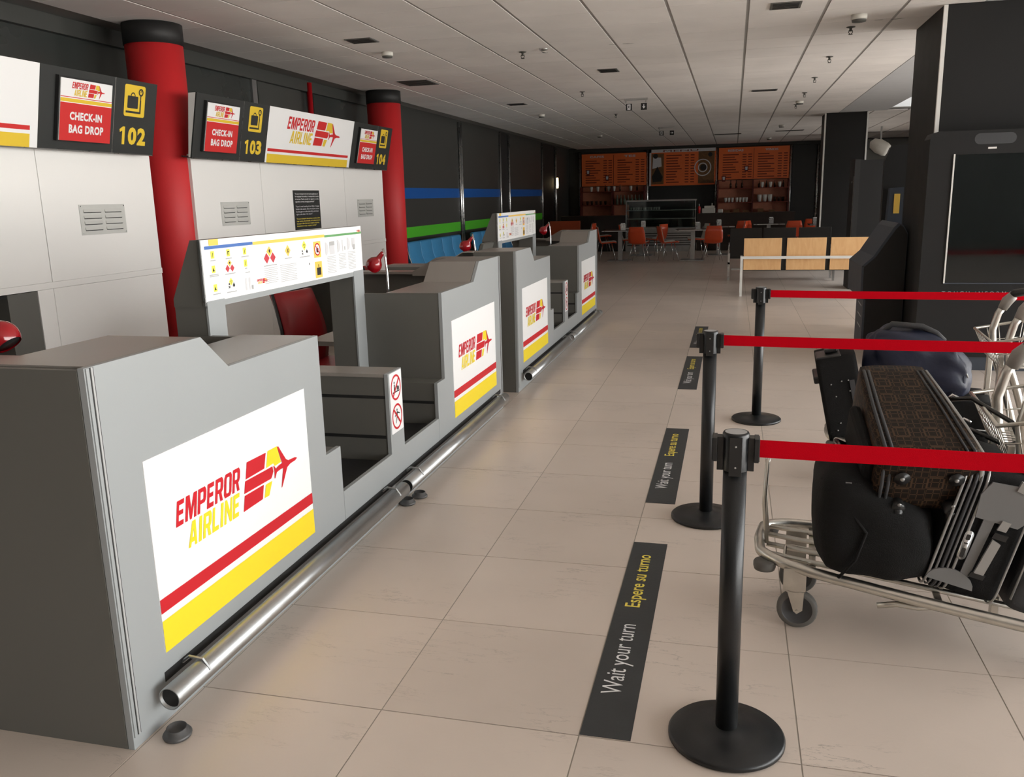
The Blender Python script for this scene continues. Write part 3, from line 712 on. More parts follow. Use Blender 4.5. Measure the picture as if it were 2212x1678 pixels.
header(6.68, 'tilted header sign reading 103 and 104 with airline panel between', ('103', '104'), True)
header(1.80, 'tilted header sign at left ending in check-in plate and 102', (None, '102'), False)

# black notice on the second wall
nt2 = empty('notice_board', (-4.62, 8.63, 1.31), 'small black notice with white and yellow print on the white wall', 'notice')
B('black_panel').box(.001, 0, 0, .006, .615, .424).build('notice_plate', nt2)
Fn = Frame((.006, 0, 0), (0, 1, 0), (0, 0, 1))
lines = {'white_print': [('"Si usa un transporte de mercancias peligrosas en', .375), ('los equipajes facturados, el transportista le anula', .347), ('el contrato. Puede consultar las reglas de su vuelo,', .319), ('seguridad y normas de equipaje admitido"', .291)],
         'pale_grey_print': [('"If you do need boarding of your flight or luggage', .240), ('loaded at the counter. Ask at the airport counter,', .212), ('boarding gate or to the ticket office, and check', .184), ('rights at the desk of the airport"', .156)],
         'yellow_text': [('"Si usa un transporte de medicinas recetadas, deben', .108), ('viajar siempre, documentadas, en la cabina del avion', .082), ('el pasajero debe informarse siempre, en la mesa,', .056), ('documentos de viaje y equipaje y sanidad"', .030)]}
for mt_, ls in lines.items():
    m = B(mt_)
    for s_, b in ls: g_text(m, Fn, s_, .035, b, .035+.555*min(1, len(s_)/50), b+.021, .001, bold=.01, full=True)
    m.build('notice_lines', nt2)

# ------------------------------------------------------------------ desk lamps
def lamp(x, y, label):
    t = empty('desk_lamp', (x, y, .7305), label, 'lamp', group='red dome desk lamps on the counters')
    B('alu', True).lathe([(.050, 0), (.050, .012), (.012, .02), (.010, .03)], (.10, 0, 0), 24).build('lamp_base', t)
    B('chrome', True).tube([(.105, 0, .02), (.108, 0, .28), (.106, 0, .42), (.098, 0, .52), (.086, 0, .575)], .0075, 10).build('stem', t)
    M = Matrix.Translation((.02, .0, .475)) @ Matrix.Rotation(R(40), 4, 'Y') @ Matrix.Scale(.8, 4)
    pr = [(.050, -.045), (.060, -.028), (.064, -.008), (.062, .014), (.052, .036), (.034, .054), (.022, .066), (.018, .10), (.015, .125), (.006, .13)]
    m = B('lamp_red', True).lathe(pr, n=28, cap=False); m.xf(M); m.build('lamp_shade', t)
    m = B('plastic_black', True).lathe([(.0, -.04), (.046, -.04), (.045, -.02), (0, -.02)], n=20, cap=False); m.xf(M); m.build('bulb_housing', t)
    return t
lamp(-2.24, 2.235, 'red dome desk lamp cut by the left edge of the picture').rotation_euler.z = PI
lamp(-2.22, 5.10, 'red dome desk lamp on chrome stem right of the near information board')
lamp(-2.22, 7.06, 'red dome desk lamp in front of the blue waiting seats')
lamp(-2.22, 10.22, 'red dome desk lamp right of the far information board')

# monitor behind the farther counter
t = empty('computer_monitor', (-2.30, 7.80, .73), 'slim grey monitor seen edge-on beside the far information board', 'monitor')
B('counter_body').prism([(-.06, .22), (.02, .46), (.05, .45), (-.03, .21)], 'y', 0, .38).build('monitor_body', t, bevel=.004)
B('screen').prism([(-.067, .235), (.008, .452), (.012, .451), (-.062, .233)], 'y', .02, .36).build('screen', t)
B('counter_body').box(-.05, .17, .012, -.01, .21, .30).build('monitor_neck', t); B('counter_body').box(-.10, .10, .0, .06, .28, .012).build('monitor_foot', t)

# agents' chairs
def agent_chair(x, y, rz, label, z0=.42):
    t = empty('desk_chair', (x, y, 0), label, 'chair', rz, 'red chairs behind the counters')
    m = B('red_seat', True)
    n = 9; pts = []
    for i in range(n+1):
        s = i/n; z = z0+s*.56; off = -.10*s+.05*math.sin(s*PI)
        wd = .235-.03*s if s > .15 else .18+.35*s
        pts.append((off, z, wd))
    vs = []
    for off, z, wd in pts:
        for j in range(7):
            a = -1+2*j/6; vs.append((off-.0-.045*a*a+.045, a*wd, z))
    for off, z, wd in pts:
        for j in range(7):
            a = -1+2*j/6; vs.append((off-.045-.045*a*a+.045, a*wd, z))
    N = (n+1)*7; fs = []
    for i in range(n):
        for j in range(6):
            q = i*7+j; fs += [(q, q+1, q+8, q+7), (N+q, N+q+7, N+q+8, N+q+1)]
    for i in range(n):
        for j in (0, 6): q = i*7+j; fs.append((q, q+7, N+q+7, N+q))
    for j in range(6): fs += [(j, N+j, N+j+1, j+1), (n*7+j, n*7+j+1, N+n*7+j+1, N+n*7+j)]
    m.add(vs, fs); m.build('backrest', t)
    m = B('plastic_black', True); m.tube([(-.02, -.235, z0+.05), (-.03, -.23, z0+.3), (-.11, -.208, z0+.555)], .012, 8); m.build('back_edge', t); m = B('plastic_black', True); m.tube([(-.02, .235, z0+.05), (-.03, .23, z0+.3), (-.11, .208, z0+.555)], .012, 8); m.build('back_edge', t)
    m = B('red_seat').box(-.02, -.26, z0-.02, .46, .26, z0+.05); m.build('seat', t, bevel=.03)
    B('plastic_black').lathe([(.03, .08), (.03, z0-.02)], (.2, 0, 0), 12).build('gas_lift', t)
    for k in range(5):
        a = k*2*PI/5+.3; m = B('plastic_black'); m.tube([(.2, 0, .10), (.2+.27*math.cos(a), .27*math.sin(a), .07)], .018, 6); leg = m.build('leg', t)
        m = B('plastic_black', True); m.lathe([(.03, -.015), (.03, .015)], (.2+.28*math.cos(a), .28*math.sin(a), .03), 12, 'x'); m.build('caster', leg)
    return t
agent_chair(-2.98, 5.62, R(-12), 'red shell desk chair with black edge seen under the near information board')
agent_chair(-3.02, 7.15, R(10), 'red desk chair whose backrest top shows behind the chrome lamp stem', .49)

# ------------------------------------------------------------------ loose tube caps on the floor
def cap(x, y, rz, tilt, label):
    m = B('cap_grey', True).lathe([(.030, 0), (.042, .002), (.044, .008), (.041, .013), (.033, .015), (.031, .030), (.028, .031), (.027, .006), (.0, .004)], n=28, cap=False)
    m.xf(Matrix.Translation((0, 0, .001)) @ Matrix.Rotation(tilt, 4, 'X'))
    o = m.build('tube_cap', None, loc=(x, y, .002)); o.rotation_euler.z = rz
    tag(o, label, 'cap', 'loose bumper tube caps on the floor')
cap(-1.615, 2.02, .3, R(4), 'black tube end cap lying nearest the camera, below the near counter corner')
cap(-1.655, 4.10, 1.2, R(3), 'black tube end cap by the tube joint, the closer of the pair')
cap(-1.628, 4.215, 2.0, R(3), 'black tube end cap by the tube joint, the farther of the pair')

# ------------------------------------------------------------------ floor tapes
def tape(y0, label, first=None):
    L_ = 1.52; m = B('tape_black').box(0, 0, 0, .155, L_, .0012)
    o = m.build('floor_tape', None, loc=(-.405, y0, .0006)); tag(o, label, 'floor sticker', 'wait your turn floor tapes')
    F = Frame((0, 0, .0012), (0, 1, 0), (-1, 0, 0))
    q = B('white_print'); g_text(q, F, 'Wait your turn', .235, -.117, .715, -.030, .0006, full=False); q.build('lettering', o)
    q = B('yellow_text'); g_text(q, F, 'Espere su turno', .86, -.112, 1.375, -.034, .0006, bold=.012); q.build('lettering', o, label='yellow Spanish lettering')
tape(2.288, 'black floor tape reading Wait your turn, nearest the camera')
tape(4.352, 'black floor tape reading Wait your turn, second along, left of the middle stanchion')
tape(7.13, 'black floor tape reading Wait your turn, third along the line')
tape(9.16, 'black floor tape reading Wait your turn, farthest, partly behind the middle stanchion')

# ------------------------------------------------------------------ stanchions
def stanchion(x, y, bx, label):
    t = empty('belt_stanchion', (x, y, 0), label, 'stanchion', group='black belt stanchions')
    B('stanchion_black', True).lathe([(.0, .0), (.166, 0), (.171, .004), (.171, .014), (.165, .020), (.10, .028), (.045, .036), (.036, .042), (.0, .042)], n=64, cap=False).build('base', t)
    B('stanchion_black', True).lathe([(.0325, .035), (.0325, .845)], n=40).build('pole', t)
    B('stanchion_black', True).lathe([(.0365, .845), (.0365, .948), (.034, .953), (.0, .953)], n=40, cap=False).build('head', t)
    B('grey_print').lathe([(.030, .9532), (.0, .9536)], n=28, cap=False).build('cap_disc', t)
    for k, (dx, dy) in enumerate(((1, 0), (-1, 0), (0, -1), (0, 1))):
        m = B('plastic_black')
        if k < 2:
            m.box(.033*dx, -.017, .845, .050*dx, .017, .940).box(.050*dx, -.026, .872, .062*dx, .026, .940)
            for q in range(-2, 3): m.box(.062*dx, q*.0095-.003, .874, .064*dx, q*.0095+.003, .938)
        else:
            m.box(-.017, .033*dy, .835, .017, .040*dy, .945).mat('alu').lathe([(.003, .0402*dy), (.003, .042*dy)], (0, 0, .92), 8, 'y').lathe([(.003, .0402*dy), (.003, .042*dy)], (0, 0, .86), 8, 'y')
        m.build('belt_clip', t, bevel=.002)
    n = 24; m = B('belt_red'); L_ = bx-x
    vs = []
    for i in range(n+1):
        s = i/n; sag = -.012*4*s*(1-s); tw = .003*math.sin(s*9)
        for dy, dz in ((-.0008, .882), (-.0008, .932), (.0008, .932), (.0008, .882)): vs.append((.055+s*L_, dy+tw, dz+sag))
    fs = [(4*i+j, 4*i+(j+1) % 4, 4*i+4+(j+1) % 4, 4*i+4+j) for i in range(n) for j in range(4)]+[(0, 1, 2, 3), (4*n, 4*n+1, 4*n+2, 4*n+3)]
    m.add(vs, fs); m.build('belt', t, label='bright red retractable belt')
    return t
stanchion(.027, 2.37, 2.6, 'black belt stanchion with red belt, nearest the camera')
stanchion(-.088, 4.19, 2.6, 'black belt stanchion with red belt, middle of the three')
stanchion(.205, 6.20, 3.2, 'black belt stanchion with red belt, farthest of the three')

# ------------------------------------------------------------------ luggage trolleys
def make_trolley(label, loc, rz):
    # local: x from the front bumper (0) to the handle, y across, z up
    t = empty('luggage_trolley', loc, label, 'trolley', rz, 'airport luggage trolleys')
    zd = lambda s: .262-.11*s
    S = 'trolley_steel'
    m = B(S, True); w0 = .225
    pts = []
    for s, y in ((1.0, -.33), (.6, -.30), (.22, -w0-.02), (.10, -w0+.015), (.04, -w0+.06), (.01, -.13), (0, 0), (.01, .13), (.04, w0-.06), (.10, w0-.015), (.22, w0+.02), (.6, .28), (1.0, .30)): pts.append((s, y, zd(s)))
    sm = []
    for i in range(len(pts)-1):
        p0, p1 = Vector(pts[i]), Vector(pts[i+1]); sm += [p0.lerp(p1, .15), p0.lerp(p1, .85)]
    m.tube([pts[0]]+sm+[pts[-1]], .020, 12); m.build('deck_frame', t)
    for y in (-.14, -.05, .05, .14):
        m = B(S, True); m.tube([(.03, y, zd(.03)), (.98, y*1.3, zd(.98))], .011, 8); m.build('deck_bar', t)
    for s in (.20, .62, .97): B(S).box(s-.012, -.25, zd(s)-.016, s+.012, .25, zd(s)-.008).build('cross_bar', t)
    m = B(S, True); m.tube([(.10, -.15, zd(.1)+.004), (.10, -.05, zd(.1)+.004), (.13, -.035, zd(.1)), (.24, -.035, zd(.2)), (.27, -.05, zd(.2)), (.27, -.15, zd(.2))], .007, 6); m.build('load_loop', t)
    m = B(S, True); m.tube([(.03, -.05, zd(0)), (.015, -.045, .42), (.02, -.03, .575), (.024, .0, .59), (.02, .03, .575), (.015, .05, .42), (.03, .05, zd(0))], .008, 8); m.build('front_stop', t)
    for y in (-.19, .19):   # bumper rollers
        m = B('tyre_grey', True).lathe([(.022, -.015), (.038, -.015), (.041, -.005), (.041, .012), (.037, .018), (.012, .018)], (.03, y, zd(0)-.032), 20); m.build('bumper_roller', t)
    for y in (-.20, .10):
        m = B(S).box(.10, y-.040, .165, .18, y-.034, zd(.15)).box(.10, y+.034, .165, .18, y+.040, zd(.15)).box(.10, y-.040, .160, .18, y+.040, .166)
        m.mat(S, True).lathe([(.032, .150), (.032, .160)], (.14, y, 0), 18)
        k = m.build('caster_bracket', t)
        m = B(S); m.prism([(.115, .150), (.175, .150), (.172, .078), (.152, .062), (.140, .072)], 'y', y-.026, y-.023).prism([(.115, .150), (.175, .150), (.172, .078), (.152, .062), (.140, .072)], 'y', y+.023, y+.026).box(.112, y-.026, .147, .176, y+.026, .151)
        m.lathe([(.006, y-.030), (.006, y+.030)], (.153, 0, .074), 8, 'y'); m.build('caster_fork', k)
        m = B('tyre_grey', True).lathe([(.055, y-.016), (.068, y-.016), (.073, y-.010), (.073, y+.010), (.068, y+.016), (.055, y+.016)], (.153, 0, .074), 32, 'y', False)
        m.mat('wheel_grey', True).lathe([(.0, y-.012), (.052, y-.012), (.056, y-.016)], (.153, 0, .074), 32, 'y', False).lathe([(.0, y+.012), (.052, y+.012), (.056, y+.016)], (.153, 0, .074), 32, 'y', False)
        m.build('caster_wheel', k)
    for y in (-.29, .27):
        m = B('tyre_grey', True).lathe([(.055, y-.016), (.073, y-.012), (.075, 0+y), (.073, y+.012), (.055, y+.016)], (.98, 0, .076), 32, 'y').mat('wheel_grey', True).lathe([(.052, y-.018), (.052, y+.018)], (.98, 0, .076), 24, 'y'); m.build('rear_wheel', t)
    m = B(S, True); m.tube([(.62, -.26, zd(.62)-.02), (.55, -.27, .165), (.48, -.275, .172), (.42, -.275, .158)], .011, 8); m.build('brake_rod', t)
    # posts and curved handle
    for y in (-.2, .2):
        B(S).box(.80, y*.7-.018, .10, .826, y*.7+.018, .74).build('upright', t, bevel=.003)
        m = B(S, True); m.tube([(1.02, y*1.1, .13), (.955, y*1.05, .36), (.885, y, .58), (.835, y, .72), (.825, y, .83), (.845, y, .92), (.875, y, .975)], .019, 12); m.build('handle_post', t)
        m = B('counter_top', True); m.tube([(.862, y, .945), (.882, y*.99, .99), (.905, y*.92, 1.02)], [.024, .030, .026], 12); m.build('handle_sleeve', t)
    m = B('plastic_black', True); m.tube([(.885, .205, 1.0), (.915, .19, 1.033), (.955, .14, 1.047), (.975, .07, 1.053), (.98, 0, 1.055), (.975, -.07, 1.053), (.955, -.14, 1.047), (.915, -.19, 1.033), (.885, -.205, 1.0)], [.016, .023, .022, .021, .021, .021, .022, .023, .016], 12); m.build('grip', t)
    # wire basket
    rim = [(.745, .25, .83), (.745, -.25, .83), (.98, -.26, .875), (.98, .26, .875)]
    m = B(S, True); m.tube(rim, .0075, 8, closed=True); bk_ = m.build('basket_rim', t)
    bot = [(.80, .21, .70), (.80, -.21, .70), (.955, -.21, .70), (.955, .21, .70)]
    m = B(S, True); m.tube(bot, .004, 6, closed=True)
    def lerp(a, b, s): return tuple(a[i]+(b[i]-a[i])*s for i in range(3))
    for k_ in range(4):
        n_ = 8 if k_ % 2 == 0 else 4
        for i in range(n_):
            s = i/n_; a = lerp(rim[k_], rim[(k_+1) % 4], s); b = lerp(bot[k_], bot[(k_+1) % 4], s); m.tube([a, b], .0024, 5)
        a0 = lerp(rim[k_], bot[k_], .5); a1 = lerp(rim[(k_+1) % 4], bot[(k_+1) % 4], .5); m.tube([a0, a1], .0028, 5)
    for i in range(1, 12): m.tube([lerp(bot[0], bot[1], i/12), lerp(bot[3], bot[2], i/12)], .0025, 5)
    m.build('basket_wires', bk_)
    return t
tr1 = make_trolley('steel luggage trolley loaded with black bags and patterned case, nearest', (.14, 3.33, 0), R(-4.5))
tr2 = dup(tr1, (.56, 5.02, 0), R(-4.5), label='steel luggage trolley farther back carrying the studded case and navy backpack')

# soft rounded luggage bodies
def rbox(sx, sy, sz, r=.25, n=8, bulge=.0, noise_amp=.0, seed=0, p=4.0):
    """superellipsoid-like rounded box centred on origin with base at z=0, returns verts/faces + uv"""
    bm = bmesh.new(); bmesh.ops.create_cube(bm, size=2); bmesh.ops.subdivide_edges(bm, edges=bm.edges[:], cuts=n, use_grid_fill=True)
    for v in bm.verts:
        c = v.co.copy(); L_ = (abs(c.x)**p+abs(c.y)**p+abs(c.z)**p)**(1/p)
        d = c/L_
        q = c.lerp(d, r*3 if r*3 < 1 else 1)
        if noise_amp: q += q.normalized()*noise.noise(c*1.7+Vector((seed, seed*.7, 0)))*noise_amp
        v.co = Vector((q.x*sx/2, q.y*sy/2, (q.z+1)*sz/2))
    vs = [tuple(v.co) for v in bm.verts]; fs = [tuple(v.index for v in f.verts) for f in bm.faces]; bm.free()
    return vs, fs
def Mt(loc, rx=0, ry=0, rz=0): return Matrix.Translation(loc) @ Matrix.Rotation(rz, 4, 'Z') @ Matrix.Rotation(ry, 4, 'Y') @ Matrix.Rotation(rx, 4, 'X')
def add_uv(o, sx=1., sy=1.):
    me = o.data; uv = me.uv_layers.new(name='UV')
    for poly in me.polygons:
        n = poly.normal
        for li in poly.loop_indices:
            c = me.vertices[me.loops[li].vertex_index].co
            if abs(n.y) >= abs(n.x) and abs(n.y) >= abs(n.z): q = (c.x, c.z)
            elif abs(n.z) >= abs(n.x): q = (c.x, c.y)
            else: q = (c.y, c.z)
            uv.data[li].uv = (q[0]*sx, q[1]*sy)
def frame_loop(sx, sy, sz, y, inset, k=6, r=.06):
    """closed rounded rectangle in the xz plane at y"""
    pts = []
    for cx, cz, s in ((sx/2-r-inset, sz-r-inset, 0), (-sx/2+r+inset, sz-r-inset, 1), (-sx/2+r+inset, r+inset, 2), (sx/2-r-inset, r+inset, 3)):
        for i in range(k): a = (s+i/(k-1))*PI/2; pts.append((cx+r*math.cos(a), y, cz+r*math.sin(a)))
    return pts

# black soft duffel on trolley 1
t = empty('duffel_bag', (.535, 3.22, .245), 'black soft duffel bag slumped at the front of the nearest trolley', 'bag', R(-4))
vs, fs = rbox(.40, .50, .40, r=.3, n=14, noise_amp=.05, seed=2, p=4)
vs = [(x-.02*(z/.4), y, z*(1+(z/.4)*(.04-1.5*max(0, x+.05)-.05*abs(y)))) for x, y, z in vs]
B('bag_black', True).add(vs, fs).build('bag_body', t)
m = B('bag_black', True); m.tube([(-.19, -.16, .36), (-.12, -.225, .30), (-.04, -.25, .20), (-.07, -.255, .10), (-.12, -.235, .02)], .006, 6); m.build('piping', t)
m = B('leather_black', True); m.tube([(-.05, -.12, .39), (-.12, -.1, .44), (-.14, .05, .44), (-.06, .08, .40)], .010, 8); m.build('carry_strap', t)
m = B('bag_grey').box(-.115, -.225, .345, -.095, -.215, .37); m.build('buckle', t)

# patterned case lying on top
t = empty('patterned_suitcase', (.655, 3.035, .515), 'brown monogram patterned wheeled case lying on top of the black duffel', 'suitcase')
t.rotation_euler = (R(22), 0, R(5))
W_, L2, H_ = .335, .56, .245
vs, fs = rbox(W_, L2, H_, r=.13, n=10, p=6)
TP = lambda y: 1-.30*max(0, y/L2)**1.3
vs = [(x*TP(y+L2/2)-.02*((y+L2/2)/L2), y+L2/2, z) for x, y, z in vs]
o = B('monogram', True).add(vs, fs).build('case_body', t); add_uv(o)
for f_ in (-.86, -.74, .66, .80):
    m = B('bag_charcoal', True); e = W_/2*f_
    m.tube([(e, -.003, .02), (e, -.002, .12), (e*TP(.03), .03, H_+.0), (e*TP(L2*.5)-.01, L2*.5, H_+.002), (e*TP(L2*.9)-.018, L2*.9, H_-.002), (e*TP(L2)-.02, L2-.01, H_-.03)], .0045 if abs(f_) < .7 else .006, 6); m.build('piping', t)
m = B('bag_silver', True); e = W_/2-.006
m.tube([(e, .0, .03), (e, .01, .2), (e, .04, H_-.015), (e*TP(L2*.3)-.005, L2*.3, H_-.008), (e*TP(L2*.6)-.012, L2*.6, H_-.008), (e*TP(L2*.93)-.018, L2-.04, H_-.012)], .0075, 6); m.build('silver_piping', t)
m = B('bag_black'); m.box(-W_/2-.030, .05, .03, -W_/2+.012, L2-.20, H_-.05); m.build('side_pocket', t, bevel=.02)
for dx in (-.085, .085):
    m = B('plastic_black', True).lathe([(.020, -.035), (.024, -.028), (.024, .006)], (dx, 0, .035), 16, 'y'); m.box(dx-.012, -.045, -.012, dx+.012, .02, .035)
    m.mat('bag_silver').lathe([(.007, -.036), (.007, -.038)], (dx, 0, .058), 10, 'y'); m.build('wheel_foot', t)
    m = B('plastic_black', True).lathe([(.026, -.010), (.020, .004)], (dx-.02*0, 0, .150), 16, 'y').mat('bag_silver', True).lathe([(.008, -.011), (.006, -.016)], (dx, 0, .150), 12, 'y'); m.build('stud', t)
m = B('leather_black', True); m.tube([(W_/2-.02, L2*.70, H_-.05), (W_/2+.05, L2*.64, H_-.02), (W_/2+.16, L2*.46, H_-.05), (W_/2+.175, L2*.36, H_-.09), (W_/2+.13, L2*.34, H_-.10), (W_/2+.02, L2*.40, H_-.06), (W_/2-.01, L2*.44, H_-.06)], .0085, 8); m.build('carry_handle', t)
for y in (.70, .44):
    m = B('chrome', True); m.tube([(W_/2-.02, L2*y, H_-.05), (W_/2+.0, L2*y+.01, H_-.035), (W_/2+.02, L2*y-.005, H_-.04)], .005, 6); m.build('handle_ring', t)

# expanded black and grey suitcase beside the duffel
t = empty('expanding_suitcase', (.80, 3.22, .225), 'black and grey expanding suitcase with badge leaning on the basket of nearest trolley', 'suitcase')
t.rotation_euler = (0, R(14), R(-4))
W_, D_, H_ = .24, .46, .47
vs, fs = rbox(W_, D_, H_, r=.17, n=10, p=5)
B('bag_black', True).add(vs, fs).build('case_body', t)
for x, mm, r_ in ((-.115, 'bag_silver', .005), (-.098, 'bag_grey', .004), (-.082, 'bag_charcoal', .006), (-.066, 'bag_grey', .004), (-.048, 'bag_silver', .005), (.105, 'bag_silver', .004)):
    m = B(mm, True)
    pts = []
    r = .07
    for cy, cz, s in ((D_/2-r, H_-r, 0), (-D_/2+r, H_-r, 1), (-D_/2+r, r, 2), (D_/2-r, r, 3)):
        for i in range(6): a = (s+i/5)*PI/2; pts.append((x, cy+(r+.004)*math.cos(a), cz+(r+.004)*math.sin(a)))
    m.tube(pts, r_, 6, closed=True); m.build('zip_rim', t)
Fs = Frame((-.045, -D_/2-.003, 0), (1, 0, 0), (0, 0, 1))
def slab(mb, F, pts, h0, h1):
    n = len(pts); mb.add([F(a, b, h0) for a, b in pts]+[F(a, b, h1) for a, b in pts], [tuple(range(n))[::-1], tuple(range(n, 2*n))]+[(i, (i+1) % n, n+(i+1) % n, n+i) for i in range(n)])
for P_, h_ in (([(.0+.075*math.cos(a), .045+.055*math.sin(a)) for a in [PI*i/10 for i in range(11)]], .008), ([(.02, .09), (.05, .09), (.062, .33), (.028, .33)], .006), ([(.0, .30), (.13, .30), (.15, .33), (.15, .40), (.10, .44), (.01, .43), (-.01, .38)], .009)):
    m = B('bag_grey'); slab(m, Fs, P_, 0, h_); m.build('corner_guard', t)
m = B('alu', True); pts = []
for cb, s in ((.235, 0), (.155, 1)):
    for i in range(7): a = s*PI+i/6*PI; pts.append((.004+.014*math.cos(a), cb+.014*math.sin(a)))
slab(m, Fs, pts, 0, .007); bd_ = m.build('badge', t)
m = B('plastic_black'); Fb = Frame((-.045, -D_/2-.011, 0), (0, 0, 1), (-1, 0, 0)); g_rrect(m, Fb, .150, -.010, .185, .003, .004, .0005); g_rrect(m, Fb, .200, -.010, .205, .004, .002, .0005); g_rrect(m, Fb, .215, -.010, .235, .004, .004, .0005); m.build('badge_recess', bd_)
m = B('bag_silver'); slab(m, Fs, [(.055, .115), (.085, .115), (.098, .235), (.070, .245)], .012, .022); m.build('handle', t, label='pale grey carry handle')
for P_, a_, b_ in (([(.072, .28), (.10, .28), (.105, .315), (.078, .315)], .009, .016), ([(.085, .425), (.112, .42), (.112, .455), (.09, .46)], .0, .014)):
    m = B('bag_silver'); slab(m, Fs, P_, a_, b_); m.build('strap_tab', t)
for P_ in ([(.045, .095), (.09, .095), (.094, .113), (.05, .115)], [(.066, .248), (.11, .248), (.112, .268), (.07, .27)]):
    m = B('plastic_black'); slab(m, Fs, P_, .004, .016); m.build('handle_mount', t)
# dark case behind it towards the handle
t = empty('charcoal_case', (1.015, 3.20, .175), 'charcoal case at the right edge of the picture, beside the expanding suitcase', 'suitcase'); t.rotation_euler = (0, R(14), R(-4))
vs, fs = rbox(.15, .44, .42, r=.15, n=8, p=5); B('bag_charcoal', True).add(vs, fs).build('case_body', t)
m = B('bag_silver', True); m.tube([(-.07, -.222, .05), (-.07, -.222, .37)], .004, 6); m.build('edge_piping', t)
m = B('plastic_black').box(-.04, -.24, .12, .02, -.215, .30); m.build('handle', t)

# luggage on trolley 2
t = empty('studded_case', (.665, 5.0, .262), 'black upright suitcase with metal studs at the front of the farther trolley', 'suitcase')
t.rotation_euler = (0, R(-12), R(-3))
vs, fs = rbox(.21, .34, .47, r=.08, n=8, p=7); B('bag_black', True).add(vs, fs).build('case_body', t)
for x, z in ((-.045, .32), (-.03, .25), (.01, .33), (.045, .33), (-.03, .10), (.045, .27), (.0, .06), (.06, .12), (-.05, .06)): B('bag_silver', True).lathe([(.005, -.168), (.003, -.176)], (x, 0, z), 10, 'y').build('stud', t)
for b_ in ((-.13, -.15, .33, -.09, .10, .37), (-.10, -.16, .44, .03, .05, .475), (-.05, -.08, .476, .02, .0, .50)): B('plastic_black').box(*b_).build('handle', t, bevel=.008)
m = B('bag_charcoal').box(.050, -.177, .12, .075, -.170, .33); m.build('strap', t)
for x in (.06, -.07): B('plastic_black', True).lathe([(.026, -.13), (.026, -.16)], (x, 0, .026), 14, 'y').build('wheel', t)

t = empty('black_case', (1.12, 5.08, .215), 'black low case under the navy backpack with a pale rim', 'suitcase', R(-4))
vs, fs = rbox(.56, .42, .27, r=.12, n=8, p=6); B('bag_black', True).add(vs, fs).build('case_body', t)
m = B('bag_silver', True); m.tube([(-.27, -.205, .145), (-.15, -.216, .142), (.10, -.216, .128), (.245, -.205, .118), (.272, -.15, .12)], .004, 6); m.build('rim_piping', t)
m = B('plastic_black', True).lathe([(.05, -.222), (.045, -.235)], (-.06, 0, .23), 16, 'y').mat('bag_silver').lathe([(.008, -.236), (.006, -.240)], (-.06, 0, .23), 8, 'y'); m.build('wheel_foot', t)

t = empty('backpack', (.985, 5.03, .485), 'navy blue backpack slumped on top of the farther trolley load', 'backpack', R(-8))
vs, fs = rbox(.50, .36, .38, r=.3, n=18, noise_amp=.16, seed=5, p=3)
vs = [(x*(1.0+.10*(1-z/.38))+.03*(1-z/.38), y, z*(1.0-.28*max(0, x)/.25*1.0)) for x, y, z in vs]
B('navy_nylon', True).add(vs, fs).build('bag_body', t)
m = B('navy_nylon', True); m.tube([(.17, -.14, .02), (.235, -.13, .10), (.235, -.10, .19), (.17, -.10, .265), (.05, -.13, .30)], .020, 8); m.build('side_piping', t)
m = B('bag_charcoal', True); m.tube([(-.17, -.05, .34), (-.12, -.06, .395), (.03, -.06, .385), (.10, -.05, .35), (.14, -.06, .31)], .016, 8); m.build('shoulder_strap', t)
m = B('bag_silver', True); m.tube([(.245, -.12, .17), (.262, -.125, .13)], .004, 5); m.build('zip_pull', t)

# ------------------------------------------------------------------ pillar and information kiosk
t = empty('square_pillar', (1.70, 8.53, 0), 'large dark square pillar behind the touch information kiosk', 'column')
B('pillar_dark').box(0, 0, 0, 1.35, 1.20, CEIL).build('pillar_body', t)
B('kiosk_dark').box(.03, -.012, 0, 1.32, 0, CEIL-.005).build('front_cladding', t)
B('trim_white').box(-.006, -.016, 0, .026, .014, CEIL-.005).build('corner_strip', t)
B('trim_white').box(1.33, -.016, 0, 1.362, .014, CEIL-.005).build('corner_strip', t)
t = empty('information_kiosk', (1.615, 8.257, 0), 'dark touch information kiosk with big glossy screen against the pillar', 'kiosk')
m = B('kiosk_dark')
pp = [(0, .12), (0, 2.0), (.02, 2.045), (.06, 2.06), (1.20, 2.06), (1.24, 2.045), (1.26, 2.0), (1.26, .12)]
m.prism(pp, 'y', 0, .24); m.build('kiosk_body', t)
B('kiosk_navy').box(.03, .01, 0, 1.23, .23, .12).build('plinth', t)
for x in (.32, .62, .92): B('dark_gap').box(x, .006, 0, x+.01, .0101, .12).build('plinth_joint', t)
B('screen').box(.205, -.004, .78, 1.05, 0, 1.865).build('touch_screen', t)
B('trim_white').box(.193, -.012, .775, .205, 0, 1.87).build('screen_edge', t)
B('kiosk_navy').box(.193, -.010, .768, 1.06, 0, .778).build('screen_ledge', t)
Fk = Frame((0, 0, 0), (1, 0, 0), (0, 0, 1))
m = B('kiosk_navy'); m.mats = []; m = B('bag_charcoal'); g_rrect(m, Fk, .345, 1.945, .665, 2.035, .044, .002); m.build('oval_plate', t)
m = B('trim_white'); m.box(.455, -.004, 1.905, .520, 0, 1.920); m.build('label_light', t)
m = B('grey_print'); g_text(m, Fk, 'T O U C H   I N F O R M A T I O N', .19, .672, .92, .702, .0015); m.build('lettering', t)

